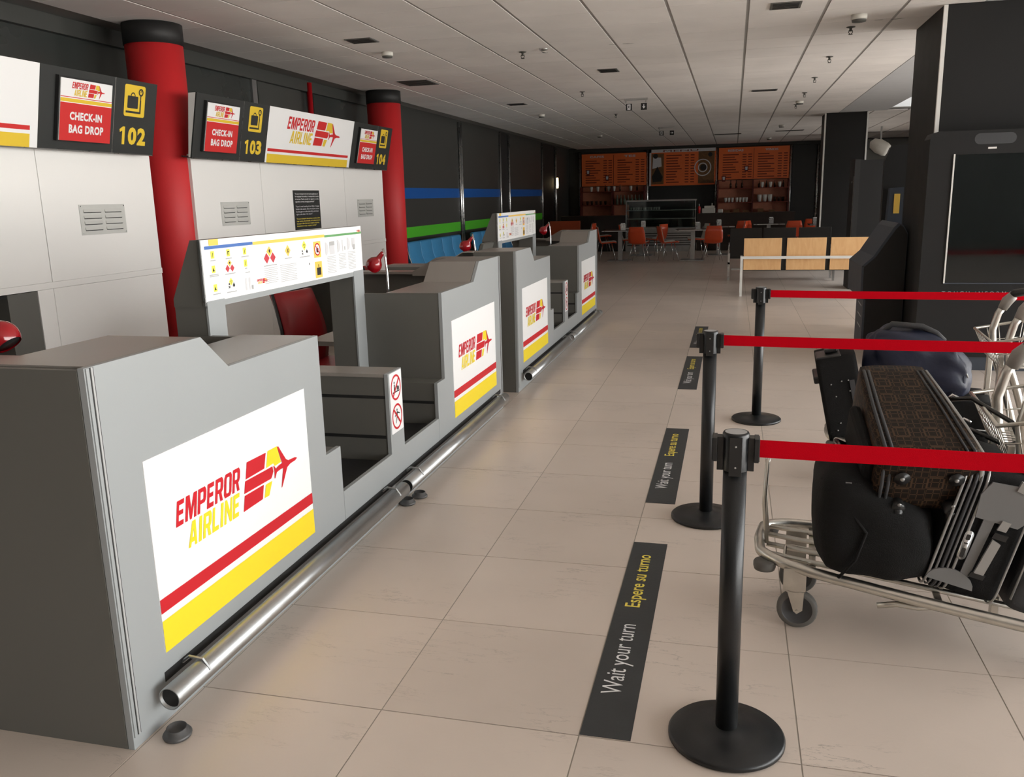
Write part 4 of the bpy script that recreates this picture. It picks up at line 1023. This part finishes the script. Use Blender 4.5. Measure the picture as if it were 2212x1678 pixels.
# self-service terminal left of the pillar
t = empty('self_service_terminal', (1.28, 9.30, 0), 'dark blue self service terminal with sloping desk left of the pillar', 'kiosk')
prof = [(.03, .0), (.03, .50), (.405, .50), (.405, 0)]
B('kiosk_navy').prism(prof, 'y', 0, .50).build('terminal_base', t)
prof = [(-.0, .52), (-.005, .84), (.10, .94), (.27, 1.22), (.31, 1.265), (.36, 1.24), (.405, 1.16), (.405, .502), (.02, .502)]
m = B('kiosk_navy'); m.prism(prof, 'y', 0, 1.0); m.build('terminal_body', t, bevel=.004)
m = B('dark_gap').prism([(.0, .835), (.0, .84), (.40, .80), (.40, .795)], 'y', -.002, .0); m.build('seam', t)
m = B('black_matte').prism([(.05, .0), (.05, .50), (.02, .52), (.015, .83), (.12, .93), (.29, 1.20), (.33, 1.245), (.36, 1.22), (.40, 1.15), (.40, 0)], 'y', -.004, -.0005); m.build('side_cover', t)
for z in (.42, .31, .20): 
    m = B('counter_front').add([(.0285, .10, z), (.0285, .34, z+.02), (.0285, .34, z+.035), (.0285, .10, z+.015)], [(0, 1, 2, 3)]); m.build('grille_slot', t)
m = B('kiosk_navy').prism([(.36, 1.10), (.38, 1.60), (.52, 1.61), (.52, 1.08)], 'y', 1.05, 1.18); m.build('display_head', t)
m = B('amber_print').box(.425, 1.045, 1.33, .485, 1.049, 1.54); m.build('orange_label', t)
m = B('black_matte').prism([(.33, 0), (.33, 1.9), (.38, 2.04), (.50, 2.07), (.56, 2.07), (.56, 0)], 'y', 1.2, 1.3); m.build('back_board', t)

# second square column
t = empty('square_pillar', (1.766, 19.2, 0), 'dark square pillar with thin white edge strips behind the benches', 'column')
B('pillar_dark').box(0, 0, 0, .80, .8, CEIL).build('pillar_body', t)
for x in (-.02, .785): B('trim_white').box(x, -.02, 0, x+.03, .01, CEIL-.005).build('corner_strip', t)
# dark vending cabinet in front of it
t = empty('vending_cabinet', (1.86, 15.0, 0), 'tall dark cabinet with grey side standing in front of the far pillar', 'cabinet')
B('black_matte').box(0, 0, 0, .08, .6, 2.06).build('cabinet_door', t)
B('kiosk_dark').box(.08, 0, 0, .42, .6, 2.05).build('cabinet_body', t)
B('alu_dull').box(-.004, .02, .5, .0, .05, 1.8).build('door_rail', t)
B('trim_white').box(-.002, .22, 1.70, -.001, .26, 1.73).build('indicator', t)
t = empty('clothes_rail', (2.55, 17.0, 0), 'thin pale metal frame standing beside the tall dark cabinet', 'frame')
B('trim_white').box(0, 0, 0, .02, .02, 2.0).build('post', t); B('trim_white').box(-.09, 0, 1.98, .02, .02, 2.0).build('top_bar', t)
B('trim_white').box(-.12, -.02, 1.03, .16, .04, 1.05).build('shelf', t)

# round white lamp head hanging beyond the pillar
t = empty('spotlight', (3.55, 24.0, 2.62), 'white projector lamp hanging below the ceiling right of the far pillar', 'lamp')
m = B('detector_white', True).lathe([(.02, -.28), (.13, -.22), (.18, -.05), (.17, .12), (.14, .2)], n=24, axis='x'); m.xf(Matrix.Rotation(R(28), 4, 'Y')); m.build('lamp_head', t)
B('alu_dull').box(-.02, -.02, .1, .02, .02, CEIL-2.62).build('hanger', t)
m = B('sprinkler').box(-.55, .1, -.35, .25, .2, -.05); m.build('bracket', t)
t = empty('ceiling_beam', (2.6, 26.0, 2.55), 'dark beam under the ceiling seen between the two pillars', 'beam')
B('wall_dark').box(0, 0, 0, 3.5, .3, .37).build('beam_body', t); B('alu_dull').box(0, -.01, -.03, 3.5, 0, .0).build('beam_edge', t)

# ------------------------------------------------------------------ waiting benches
t = empty('wooden_bench', (.17, 13.95, 0), 'pale metal bench with three beech backrest boards, seen from behind', 'bench')
for x0, x1 in ((.01, .57), (.645, 1.215), (1.28, 1.85)):
    o = B('beech').prism([(.0, .41), (.02, .41), (-.055, .90), (-.075, .90)], 'x', x0, x1).build('backrest_board', t, bevel=.003)
    B('plastic_black').box(x0+.0, .02, .40, x1, .50, .425).build('seat_board', t)
for x0, x1 in ((.575, .64), (1.22, 1.275)): B('black_matte').prism([(.03, .40), (.05, .40), (-.02, .90), (-.04, .90)], 'x', x0, x1).build('back_strut', t)
B('trim_white').box(0, -.085, .585, 1.9, -.062, .625).build('back_rail', t)
for x in (0, 1.86):
    B('trim_white').box(x-.035, -.09, 0.005, x+.0, -.05, .625).build('leg', t)
    B('trim_white').box(x-.035, .46, 0.005, x+.0, .50, .60).build('leg', t)
    B('alu_dull').box(x-.03, -.06, .20, x-.005, .47, .235).build('leg_brace', t)
    B('alu_dull').box(x-.17, .16, .395, x+.02, .22, .42).build('arm_stub', t)
t = empty('black_bench', (-.04, 16.5, 0), 'black upholstered bench behind the wooden one, seen from behind', 'bench')
for x0, x1 in ((.0, .56), (.585, 1.15), (1.2, 1.75)):
    B('plastic_black').prism([(.0, .44), (.03, .44), (-.05, .955), (-.08, .955)], 'x', x0, x1).build('backrest', t, bevel=.006)
    B('plastic_black').box(x0, .03, .40, x1, .5, .44).build('seat', t)
for x in (-.03, 1.80):
    B('alu').box(x, .42, .005, x+.04, .46, .62).build('leg', t); B('alu').box(x, -.06, .005, x+.04, -.02, .5).build('leg', t); B('alu').box(x, -.06, .30, x+.04, .46, .34).build('leg_brace', t)
    m = B('alu', True); m.tube([(x+.02, -.02, .62), (x+.02, .44, .66)], .015, 6); m.build('armrest', t)
# blue waiting seats along the left wall
def blue_seats(y0, n, label):
    t = empty('blue_seat_row', (-5.05, y0, 0), label, 'seats', group='blue upholstered waiting seat rows')
    for k in range(n):
        a = .01+k*.56; m = B('sofa_blue', True)
        pr = [(.12, .40), (.06, .50), (-.02, .72), (-.06, .92), (-.02, .945), (.03, .93), (.05, .72), (.12, .52), (.17, .45)]
        m.prism(pr, 'y', a, a+.55); m.build('backrest', t, bevel=.018)
        B('sofa_blue').box(.14, a, .40, .58, a+.55, .46).build('seat', t, bevel=.02)
    for y in (-.02, n*.56+.02):
        m = B('chrome', True); m.tube([(.0, y, .93), (.04, y, .72), (.13, y, .46), (.16, y, .38), (.58, y, .40)], .010, 8); m.build('side_frame', t)
    for y in (.25, n*.56-.25): B('alu').box(.05, y, .005, .55, y+.05, .04).box(.28, y, .04, .33, y+.05, .34).build('leg', t)
    B('alu').box(.28, 0, .34, .34, n*.56, .39).build('beam', t)
    return t
blue_seats(13.05, 5, 'nearer row of blue upholstered waiting seats by the green stripe')
blue_seats(16.7, 5, 'farther row of blue upholstered waiting seats, mostly hidden by the far information board')

# ------------------------------------------------------------------ ceiling fittings
def grille(x0, y0, x1, y1, label, cover='grille'):
    t = empty('ceiling_vent', (x0, y0, CEIL), label, 'vent', group='small ceiling air vents')
    B(cover).box(0, 0, -.008, x1-x0, y1-y0, .0).build('vent_frame', t)
    n = 5
    for k in range(n): B('black_matte').box(.02, .02+k*(y1-y0-.03)/n, -.012, x1-x0-.02, .02+k*(y1-y0-.03)/n+.012, -.008).build('slat', t)
grille(-3.67, 8.10, -3.40, 8.33, 'dark ceiling vent nearest the left red column')
grille(-4.32, 11.1, -3.90, 11.58, 'larger grey ceiling vent nearest the 104 sign column')
grille(.25, 7.92, .50, 8.18, 'ceiling vent at the top edge, right of the middle')
grille(-1.68, 11.12, -1.44, 11.40, 'dark ceiling vent in the middle of the hall ceiling')
grille(.22, 14.3, .60, 14.5, 'narrow ceiling vent in line with the third sprinkler')
grille(-3.70, 14.45, -3.40, 14.7, 'dark ceiling vent above the blue stripe wall')
grille(-.55, 24.4, .15, 24.6, 'long slot vent above the middle of the cafe')
grille(1.0, 24.0, 1.7, 24.2, 'long slot vent above the right side of the cafe')
def detector(x, y, label, s=1.):
    t = empty('smoke_detector', (x, y, CEIL), label, 'detector', group='round ceiling smoke detectors')
    B('detector_white', True).lathe([(.055*s, 0), (.055*s, -.03*s), (.05*s, -.034*s)], n=24).build('detector_base', t)
    B('grille', True).lathe([(.050*s, -.034*s), (.048*s, -.048*s), (.0, -.052*s)], n=24, cap=False).build('sensor', t)
for x, y, l, s in ((-3.573, 8.95, 'white smoke detector nearest the left red column', 1.1), (1.04, 8.72, 'white smoke detector nearest the kiosk pillar', 1.25), (1.066, 16.4, 'white smoke detector close before the far square pillar', 1.2), (-3.572, 16.6, 'white smoke detector above the nearer blue seats', 1.1), (1.05, 22.0, 'white smoke detector over the cafe entrance on the right', 1.2), (-3.4, 22.9, 'white smoke detector over the cafe entrance on the left', 1.2), (.95, 26.9, 'white smoke detector before the right menu board', 1.3)): detector(x, y, l, s)
def sprinkler(x, y, label):
    t = empty('sprinkler_head', (x, y, CEIL), label, 'sprinkler', group='ceiling sprinkler heads')
    B('sprinkler', True).lathe([(.042, 0), (.040, -.006), (.014, -.012), (.012, -.035), (.016, -.04)], n=16).build('rosette', t)
    m = B('sprinkler', True); m.tube([(.014, 0, -.03), (.018, 0, -.05), (.006, 0, -.066)], .004, 5); m.tube([(-.014, 0, -.03), (-.018, 0, -.05), (-.006, 0, -.066)], .004, 5); m.build('yoke', t)
    B('sprinkler', True).lathe([(.020, -.066), (.020, -.070)], n=12).build('deflector', t)
for x, y, l in ((-2.236, 9.48, 'dark sprinkler head left of the broken ceiling fitting'), (-2.239, 13.33, 'dark sprinkler head left of the dark middle vent'), (1.041, 9.316, 'sprinkler head just beyond the detector by the kiosk pillar'), (1.038, 11.215, 'second sprinkler head along the right-hand line'), (1.037, 13.137, 'third sprinkler head along the right-hand line'), (1.046, 15.06, 'fourth sprinkler head along the right-hand line'), (1.04, 17.0, 'farthest sprinkler head along the right-hand line'), (-2.24, 17.2, 'sprinkler head behind the first exit sign')): sprinkler(x, y, l)
t = empty('ceiling_fitting', (-1.984, 9.37, CEIL), 'small broken chrome fitting beside a sprinkler on the ceiling', 'fitting')
B('alu', True).lathe([(.05, 0), (.045, -.012), (.02, -.02)], n=16).build('fitting_plate', t); m = B('chrome', True); m.tube([(-.04, 0, -.01), (-.01, .02, -.035), (.045, 0, -.04)], .006, 5); m.build('fitting_wire', t)
for k, (x, y, l) in enumerate(((-1.16, 9.4, 'dark tear in a ceiling panel near the middle'), (1.35, 9.05, 'dark tear in a ceiling panel beside the kiosk pillar'))):
    m = B('black_matte'); m.add([(-.14, 0, 0), (-.07, .008, 0), (-.06, -.006, 0), (-.13, -.01, 0), (0, 0, 0), (.05, .015, 0), (.13, .004, 0), (.05, -.004, 0), (.01, -.012, 0)], [(0, 1, 2, 3), (4, 5, 6, 7, 8)])
    o = m.build('panel_damage', None, loc=(x, y, CEIL-.0015)); tag(o, l, 'hole', 'tears in the ceiling panels')
def exit_sign(x, y, arrow, label):
    t = empty('exit_sign', (x, y, CEIL), label, 'sign', group='hanging emergency exit signs')
    B('alu').box(-.19, -.02, -.03, .19, .02, 0).build('ceiling_bracket', t)
    for dx in (-.16, .16): B('alu').box(dx-.01, -.008, -.07, dx+.01, .008, -.03).build('hanger', t)
    for k, dx in enumerate((-.11, .13)):
        p = B('black_matte').box(dx-.048, -.006, -.185, dx+.048, .006, -.082).build('sign_plate', t)
        F = Frame((dx, -.0062, -.1335), (1, 0, 0), (0, 0, 1)); m = B('white_print')
        if k == 0:
            g_rect(m, F, -.025, -.040, .026, .040, .001); q = B('black_matte'); g_disc(q, F, .002, .024, .007, .002, 10); g_poly(q, F, [(-.006, .018), (.008, .012), (.004, -.008), (-.010, -.002)], .002); g_poly(q, F, [(-.010, -.002), (-.003, -.006), (-.016, -.034), (-.022, -.032)], .002); g_poly(q, F, [(-.002, -.006), (.006, -.006), (.018, -.022), (.012, -.028)], .002); g_poly(q, F, [(-.018, .014), (-.014, .018), (.018, .002), (.016, -.003)], .002); q.build('running_man', p)
        elif arrow == 'down':
            g_rect(m, F, -.006, -.01, .006, .036, .001); g_poly(m, F, [(-.026, .004), (0, -.034), (.026, .004), (.012, .004), (0, -.012), (-.012, .004)], .001)
        else:
            g_rect(m, F, -.034, -.006, .012, .006, .001); g_poly(m, F, [(-.002, -.026), (.034, 0), (-.002, .026), (-.002, .012), (.012, 0), (-.002, -.012)], .001)
        m.build('pictogram', p)
exit_sign(-1.58, 14.6, 'down', 'exit sign with running figure and downward arrow, nearer of the two')
exit_sign(-1.57, 21.1, 'right', 'exit sign with running figure and right arrow, farther of the two')

# ------------------------------------------------------------------ cafe
def shell_chair():
    t = empty('cafe_chair', (0, 0, 0), 'x', 'chair', 0, 'orange shell chairs in the cafe')
    prof = [(.22, .44), (.16, .455), (0, .44), (-.14, .43), (-.19, .47), (-.22, .56), (-.25, .70), (-.27, .84)]
    wd = [.19, .21, .22, .21, .21, .215, .205, .17]
    for nm, mm, off in (('shell', 'orange_shell', 0), ('shell_lining', 'cream_shell', .016)):
        m = B(mm, True); vs = []
        nn = 7
        for h in (0, -.012 if nm == 'shell' else -.004):
            for i, ((x, z), w_) in enumerate(zip(prof, wd)):
                up = i >= 4
                for j in range(nn):
                    a = -1+2*j/(nn-1); e = .03*a*a
                    ox = (off+h if up else 0); oz = (0 if up else off+h)
                    vs.append((x+(e if up else 0)+ox, a*w_, z+(0 if up else e)+oz))
        N = len(prof)*nn; fs = []
        for i in range(len(prof)-1):
            for j in range(nn-1):
                q = i*nn+j; fs += [(q, q+1, q+nn+1, q+nn), (N+q, N+q+nn, N+q+nn+1, N+q+1)]
            for j in (0, nn-1): q = i*nn+j; fs.append((q, q+nn, N+q+nn, N+q))
        for j in range(nn-1):
            for i in (0, len(prof)-1): q = i*nn+j; fs.append((q, q+1, N+q+1, N+q))
        m.add(vs, fs); m.build(nm, t)
    for sx, sy in ((1, 1), (1, -1), (-1, 1), (-1, -1)):
        m = B('chrome', True); m.tube([(sx*.11, sy*.12, .43), (sx*.20, sy*.22, .004)], .010, 8); m.build('leg', t)
    return t
def table_():
    t = empty('cafe_table', (0, 0, 0), 'x', 'table', 0, 'square grey cafe tables')
    B('wood_dark').box(-.40, -.40, .725, .40, .40, .75).mat('alu').box(-.405, -.405, .728, .405, -.40, .747).build('tabletop', t)
    B('alu_dull').box(-.05, -.05, .02, .05, .05, .725).build('post', t)
    B('alu_dull').box(-.28, -.28, .002, .28, .28, .02).build('foot_plate', t)
    return t
chairs = [(-3.0, 21.45, 10, 'leftmost front cafe chair, dark red side with pale inside, half behind the far counter'),
 (-2.20, 21.25, 80, 'orange cafe chair with its back to us between the two front tables, left one'),
 (-1.50, 21.35, 20, 'dark red cafe chair turned right with bright chrome legs, middle of the front row'),
 (-.46, 21.3, 100, 'orange cafe chair with its back to us at the front right table'),
 (-1.93, 22.9, 150, 'orange cafe chair behind the front row, in front of the glass display'),
 (-2.62, 22.8, 5, 'pale fronted cafe chair behind the front left table post'),
 (-.85, 22.7, 200, 'cafe chair facing left behind the front right table'),
 (.12, 24.3, 170, 'cafe chair with white top edge just above the black bench, left of the menus'),
 (.28, 24.75, 95, 'orange cafe chair above the black bench with white rim'),
 (1.55, 24.1, 92, 'orange cafe chair beside the square napkin box on the right'),
 (2.0, 24.75, 185, 'cafe chair with pale back at the right end by the far pillar'),
 (2.15, 25.45, 80, 'dark orange cafe chair farthest right against the dark panel'),
 (-4.0, 24.3, 170, 'orange cafe chair left by the orange partition'),
 (-3.62, 24.9, 20, 'slim orange cafe chair right of the orange partition')]
c0 = shell_chair()
for i, (x, y, a, l) in enumerate(chairs):
    if i == 0: c0.location = (x, y, 0); c0.rotation_euler = (0, 0, R(a)); c0['label'] = l
    else: dup(c0, (x, y, 0), R(a), label=l)
tables = [(-2.70, 21.62, 'square cafe table at the front left'), (-.93, 21.62, 'square cafe table at the front right'), (-2.35, 23.4, 'square cafe table in the second row, left'), (-.35, 23.4, 'square cafe table in the second row, right'), (.95, 24.7, 'square cafe table above the black bench'), (2.3, 23.7, 'square cafe table farthest right')]
t0 = table_()
for i, (x, y, l) in enumerate(tables):
    if i == 0: t0.location = (x, y, 0); t0['label'] = l
    else: dup(t0, (x, y, 0), 0, label=l)
def napkin(x, y, label):
    t = empty('napkin_box', (x, y, .75), label, 'napkin holder', .2, 'silver napkin boxes on cafe tables')
    B('alu').box(-.06, -.04, 0, .06, .04, .15).build('holder', t); B('white_print').box(-.05, -.03, .12, .05, .03, .17).build('napkins', t)
for a in ((-2.62, 21.5, 'silver napkin box on the front left table'), (-.82, 21.55, 'silver napkin box on the front right table'), (-2.3, 23.3, 'silver napkin box on the second row left table'), (-.35, 23.35, 'silver napkin box on the second row right table'), (1.0, 24.6, 'silver napkin box on the table above the black bench'), (2.05, 23.7, 'silver napkin box on the farthest right table')): napkin(*a)
# orange partition
t = empty('orange_partition', (-4.95, 23.9, 0), 'low orange partition board at the left end of the cafe', 'partition')
B('orange_board').box(0, 0, .15, .85, .04, .93).build('board', t); B('alu').box(.02, .0, .002, .05, .04, .15).box(.80, 0, .002, .83, .04, .15).build('feet', t)
# counter and glass display
t = empty('cafe_counter', (-4.9, 25.2, 0), 'dark brown cafe counter left of the glass display', 'counter')
B('wood_dark').box(0, 0, .0, 1.9, .7, .98).build('counter_body', t); B('wood_dark').box(-.02, -.03, .98, 1.9, .7, 1.02).build('counter_top', t)
t = empty('cafe_counter', (-.98, 25.2, 0), 'dark brown cafe counter with soft sheen right of the glass display', 'counter')
B('wood_dark').box(0, 0, .0, 2.62, .7, 1.0).build('counter_body', t); B('wood_dark').box(0, -.03, 1.0, 2.64, .7, 1.04).build('counter_top', t)
t = empty('display_case', (-2.97, 25.0, 0), 'glass pastry display case with shelves in the middle of the cafe', 'display case')
B('alu_dull').box(0, 0, 0, 1.95, .85, .12).box(0, .02, .12, 1.95, .85, .60).box(0, 0, .60, 1.95, .85, .66).build('case_base', t)
for k in range(6): B('black_matte').box(.05, .012, .17+k*.065, 1.9, .02, .19+k*.065).build('louvre', t)
B('black_matte').box(0, .82, .66, 1.95, .85, 1.42).build('rear_panel', t)
B('alu_dull').box(0, .05, 1.40, 1.95, .85, 1.44).build('case_top', t)
for z in (.90, 1.14): B('alu_dull').box(.01, .10, z, 1.94, .8, z+.02).build('shelf', t)
B('case_glass').box(.005, .06, .66, 1.945, .066, 1.40).build('front_glass', t)
for x in (0, 1.94): B('alu').box(x, .05, .66, x+.014, .075, 1.42).build('corner_post', t)
# cups on top of the display
WORD = ['leftmost', 'second', 'third', 'fourth', 'fifth', 'sixth', 'seventh', 'eighth', 'ninth', 'tenth', 'eleventh', 'rightmost']
for k in range(12): tag(B('ceramic', True).lathe([(.025, 0), (.035, .08), (.032, .08), (.022, .01)], n=12).build('coffee_cup', None, loc=(-2.85+k*.072, 25.3, 1.161)), 'small white cup on the upper display shelf, ' + WORD[k] + ' of the twelve', 'cup', 'cups in the row on the upper display shelf')
# objects on the right counter
t = empty('cash_register', (-.62, 25.45, 1.04), 'white cash register on the cafe counter right of the display', 'cash register')
B('detector_white').box(-.24, -.1, 0, .12, .2, .13).box(-.18, .0, .13, .10, .2, .20).build('register_body', t, bevel=.01); B('detector_white').box(.02, .12, .20, .05, .15, .27).build('display_pole', t)
o = tag(B('detector_white').box(-.07, -.05, 0, .07, .05, .10).build('card_reader', None, loc=(-.35, 25.4, 1.041), bevel=.02), 'small white box right of the cash register', 'box')
t = empty('sauce_bottle', (-.935, 25.35, 1.04), 'red bottle with pale cap at the left end of the right counter', 'bottle')
B('header_red', True).lathe([(.035, 0), (.037, .16), (.02, .20)], n=14).build('bottle_body', t); B('white_print', True).lathe([(.013, .20), (.010, .26)], n=10).build('cap', t)

# shelving units with menu boards above
def shelf_unit(x0, x1, label, top):
    t = empty('shelf_unit', (x0, 29.02, 0), label, 'shelves', group='orange shelf units behind the cafe counter')
    W_ = x1-x0
    B('shelf_back').box(0, .40, .30, W_, .43, top).build('back_panel', t)
    for x in (0, W_/2-.02, W_-.04): B('shelf_red').box(x, 0, .0, x+.04, .40, top).build('upright', t)
    for z in (.86, 1.26, 1.70): B('menu_dark').box(.04, .0, z, W_-.04, .40, z+.025).build('shelf', t)
    B('shelf_red').box(0, .0, .30, W_, .40, .84).build('lower_front', t)
    return t
shelf_unit(-4.98, -2.83, 'left orange shelf unit with bottles behind the cafe counter', 1.88)
shelf_unit(-.52, 1.70, 'right orange shelf unit with white cups behind the cafe counter', 1.98)
def menu(x0, x1, z0, z1, label, side):
    t = empty('menu_board', (x0, 29.38, z0), label, 'menu', group='orange cafe menu boards'); W_ = x1-x0; H_ = z1-z0
    B('menu_orange').box(0, 0, 0, W_, .04, H_).build('board', t)
    F = Frame((0, 0, 0), (1, 0, 0), (0, 0, 1)); rng = random.Random(len(label))
    m = B('menu_dark'); g = B('pale_grey_print')
    if side in ('l', 'r'):
        heads = (('CAFES', 'TES') if side == 'l' else ('BEBIDAS', 'VINOS'))
        g_text(g, F, heads[0], W_*.13, H_-.13, W_*.35, H_-.06, .004, bold=.03); g_text(g, F, heads[1], W_*.66, H_-.13, W_*.84, H_-.06, .004, bold=.03)
        for c0_ in (.06, .56):
            for r_ in range(10):
                b = H_-.24-r_*.078
                g_rect(m, F, W_*c0_, b, W_*(c0_+.12+.12*rng.random()), b+.028, .004)
                for q in (.28, .36): g_rect(m, F, W_*(c0_+q), b, W_*(c0_+q+.055), b+.028, .004)
        g_rect(m, F, W_*.497, .03, W_*.503, H_-.05, .004)
        for a, b in (((.10, .52), (.40, .33)) if side == 'l' else ((.40, .42), (.08, .12))):
            q = B('menu_dark'); g_poly(q, F, [(W_*a-.07, H_*b), (W_*a-.05, H_*b-.18), (W_*a+.05, H_*b-.18), (W_*a+.07, H_*b)], .006); q.build('cup_drawing', t)
            q = B('pale_grey_print'); g_poly(q, F, [(W_*a-.04, H_*b-.03), (W_*a-.03, H_*b-.13), (W_*a+.03, H_*b-.13), (W_*a+.04, H_*b-.03)], .008); q.build('cup_drawing', t)
    else:
        g_rect(g, F, 0, H_-.10, W_, H_, .004); g_rect(g, F, 0, 0, .06, H_, .004)
        g_text(m, F, 'MENU', .45, H_-.085, W_-.55, H_-.03, .006)
        for r_ in range(11):
            b = H_-.22-r_*.085
            if b < .05: break
            g_rect(m, F, .55, b, .55+.25+.25*rng.random(), b+.03, .004)
            for q in (1.15, 1.33): g_rect(m, F, q, b, q+.12, b+.03, .004)
        q = B('food_brown'); g_rect(q, F, .07, .05, .47, H_-.13, .005); q.build('food_photograph', t)
        q = B('food_brown'); g_rect(q, F, 1.58, .05, W_-.03, H_-.10, .005); q.build('food_photograph', t)
        q = B('pale_grey_print'); g_ring(q, F, 1.72, .55, .24, .27, .008); g_ring(q, F, 1.72, .55, .12, .15, .008); g_poly(q, F, [(.10, .55), (.40, .62), (.38, .90), (.12, .92)], .007); q.build('plate_drawing', t)
        q = B('black_print'); g_disc(q, F, 1.74, .55, .10, .0085, 12); g_poly(q, F, [(.09, .30), (.26, .62), (.44, .28), (.40, .14), (.12, .12)], .009); g_disc(q, F, .2, .95, .08, .009, 10); g_disc(q, F, 1.95, .95, .07, .009, 10); q.build('food_drawing', t)  # black printed shapes of the dishes
    m.build('menu_print', t); g.build('menu_heading', t)
menu(-4.97, -2.83, 1.90, 2.95, 'left orange menu board with cup drawings', 'l')
menu(-2.72, -.60, 1.86, 3.02, 'middle menu board with food photographs and white border', 'm')
menu(-.50, 1.68, 2.0, 3.0, 'right orange menu board with two price columns', 'r')
ORD = ['leftmost', 'second from left', 'third from left', 'fourth from left', 'fifth from left', 'sixth from left', 'seventh from left', 'eighth from left', 'ninth from left', 'tenth from left', 'eleventh from left', 'twelfth from left']
# cups and bottles on the shelves
def cup(x, y, z, s, label, grp, mt_='ceramic'):
    o = B(mt_, True).lathe([(.03*s, 0), (.042*s, .09*s), (.042*s, .13*s), (.038*s, .13*s), (.025*s, .01)], n=12).build('cup', None, loc=(x, y, z)); tag(o, label, 'cup', grp)
def bottle(x, y, z, s, label, grp, mt_='bottle_glass'):
    o = B(mt_, True).lathe([(.04*s, 0), (.042*s, .16*s), (.018*s, .21*s), (.015*s, .30*s), (.018*s, .31*s)], n=12).build('bottle', None, loc=(x, y, z)); tag(o, label, 'bottle', grp)
for i, x in enumerate((-4.61, -4.39, -4.02, -3.85, -3.30)): cup(x, 29.12, 1.726, 1.2, 'white cup on the top shelf of the left shelf unit, ' + ORD[i], 'cups on the top left shelf')
for i, x in enumerate((-4.15, -3.66, -3.1)): bottle(x, 29.2, 1.726, .7, 'dark bottle on the top shelf of the left shelf unit, ' + ORD[i], 'dark bottles on the top left shelf', 'dark_bottle')
for i, x in enumerate((-3.74, -3.62, -3.50, -3.38, -3.26, -3.14, -3.02, -2.92)): bottle(x, 29.10, 1.286, 1.0, 'clear bottle on the middle shelf of the left shelf unit, ' + ORD[i], 'clear bottles on the middle left shelf')
for i, x in enumerate((-4.75, -4.60, -4.45, -4.30, -4.15)): cup(x, 29.2, 1.286, 1.0, 'dark mug on the middle shelf of the left shelf unit, ' + ORD[i], 'dark mugs on the middle left shelf', 'dark_bottle')
for i, x in enumerate((-.10, .07, .25)): bottle(x, 29.12, 1.726, .8, 'dark spirit bottle on the top shelf of the right shelf unit, ' + ORD[i], 'dark bottles on the top right shelf', 'dark_bottle')
for i, x in enumerate((.87, 1.12, 1.40)): cup(x, 29.12, 1.726, 1.3, 'white cup on the top shelf of the right shelf unit, ' + ORD[i], 'cups on the top right shelf')
for i, x in enumerate((.78, 1.0, 1.26, 1.52)): bottle(x, 29.25, 1.726, .7, 'brown bottle on the top shelf of the right shelf unit, ' + ORD[i], 'brown bottles on the top right shelf', 'dark_bottle')
for i, x in enumerate((-.25, -.15, -.04, .10, .20, .30, .40)): cup(x, 29.12, 1.286, 1.1, 'white cup on the middle shelf of the right shelf unit, ' + ORD[i], 'white cups on the middle right shelf')
for i, x in enumerate((.80, .96, 1.12)): cup(x, 29.12, 1.286, 1.7, 'big white jar on the middle shelf of the right shelf unit, ' + ORD[i], 'white jars on the middle right shelf')
for i, x in enumerate((1.28, 1.40, 1.52)): cup(x, 29.2, 1.286, 1.1, 'brown mug on the middle shelf of the right shelf unit, ' + ORD[i], 'brown mugs on the middle right shelf', 'dark_bottle')
for i, x in enumerate((-.2, .1, .4, .85, 1.2)): 
    o = B('food_brown').box(-.09, -.08, 0, .09, .08, .14+.04*(i % 2)).build('snack_box', None, loc=(x, 29.2, .886)); tag(o, 'brown packet on the lowest shelf of the right shelf unit, ' + ORD[i], 'packet', 'brown packets on the lowest right shelf')
# wall lamp on the left
t = empty('wall_lamp', (XW+.06, 27.0, 1.85), 'small lit wall lamp on the left wall before the cafe', 'lamp')
mat('lamp_glow', (1.0, .75, .4), .5, emit=4)
B('lamp_glow', True).lathe([(.03, 0), (.04, .1), (.03, .32)], n=12).build('lamp_glass', t); B('alu').box(-.03, -.02, -.05, .03, .02, 0).build('lamp_holder', t)
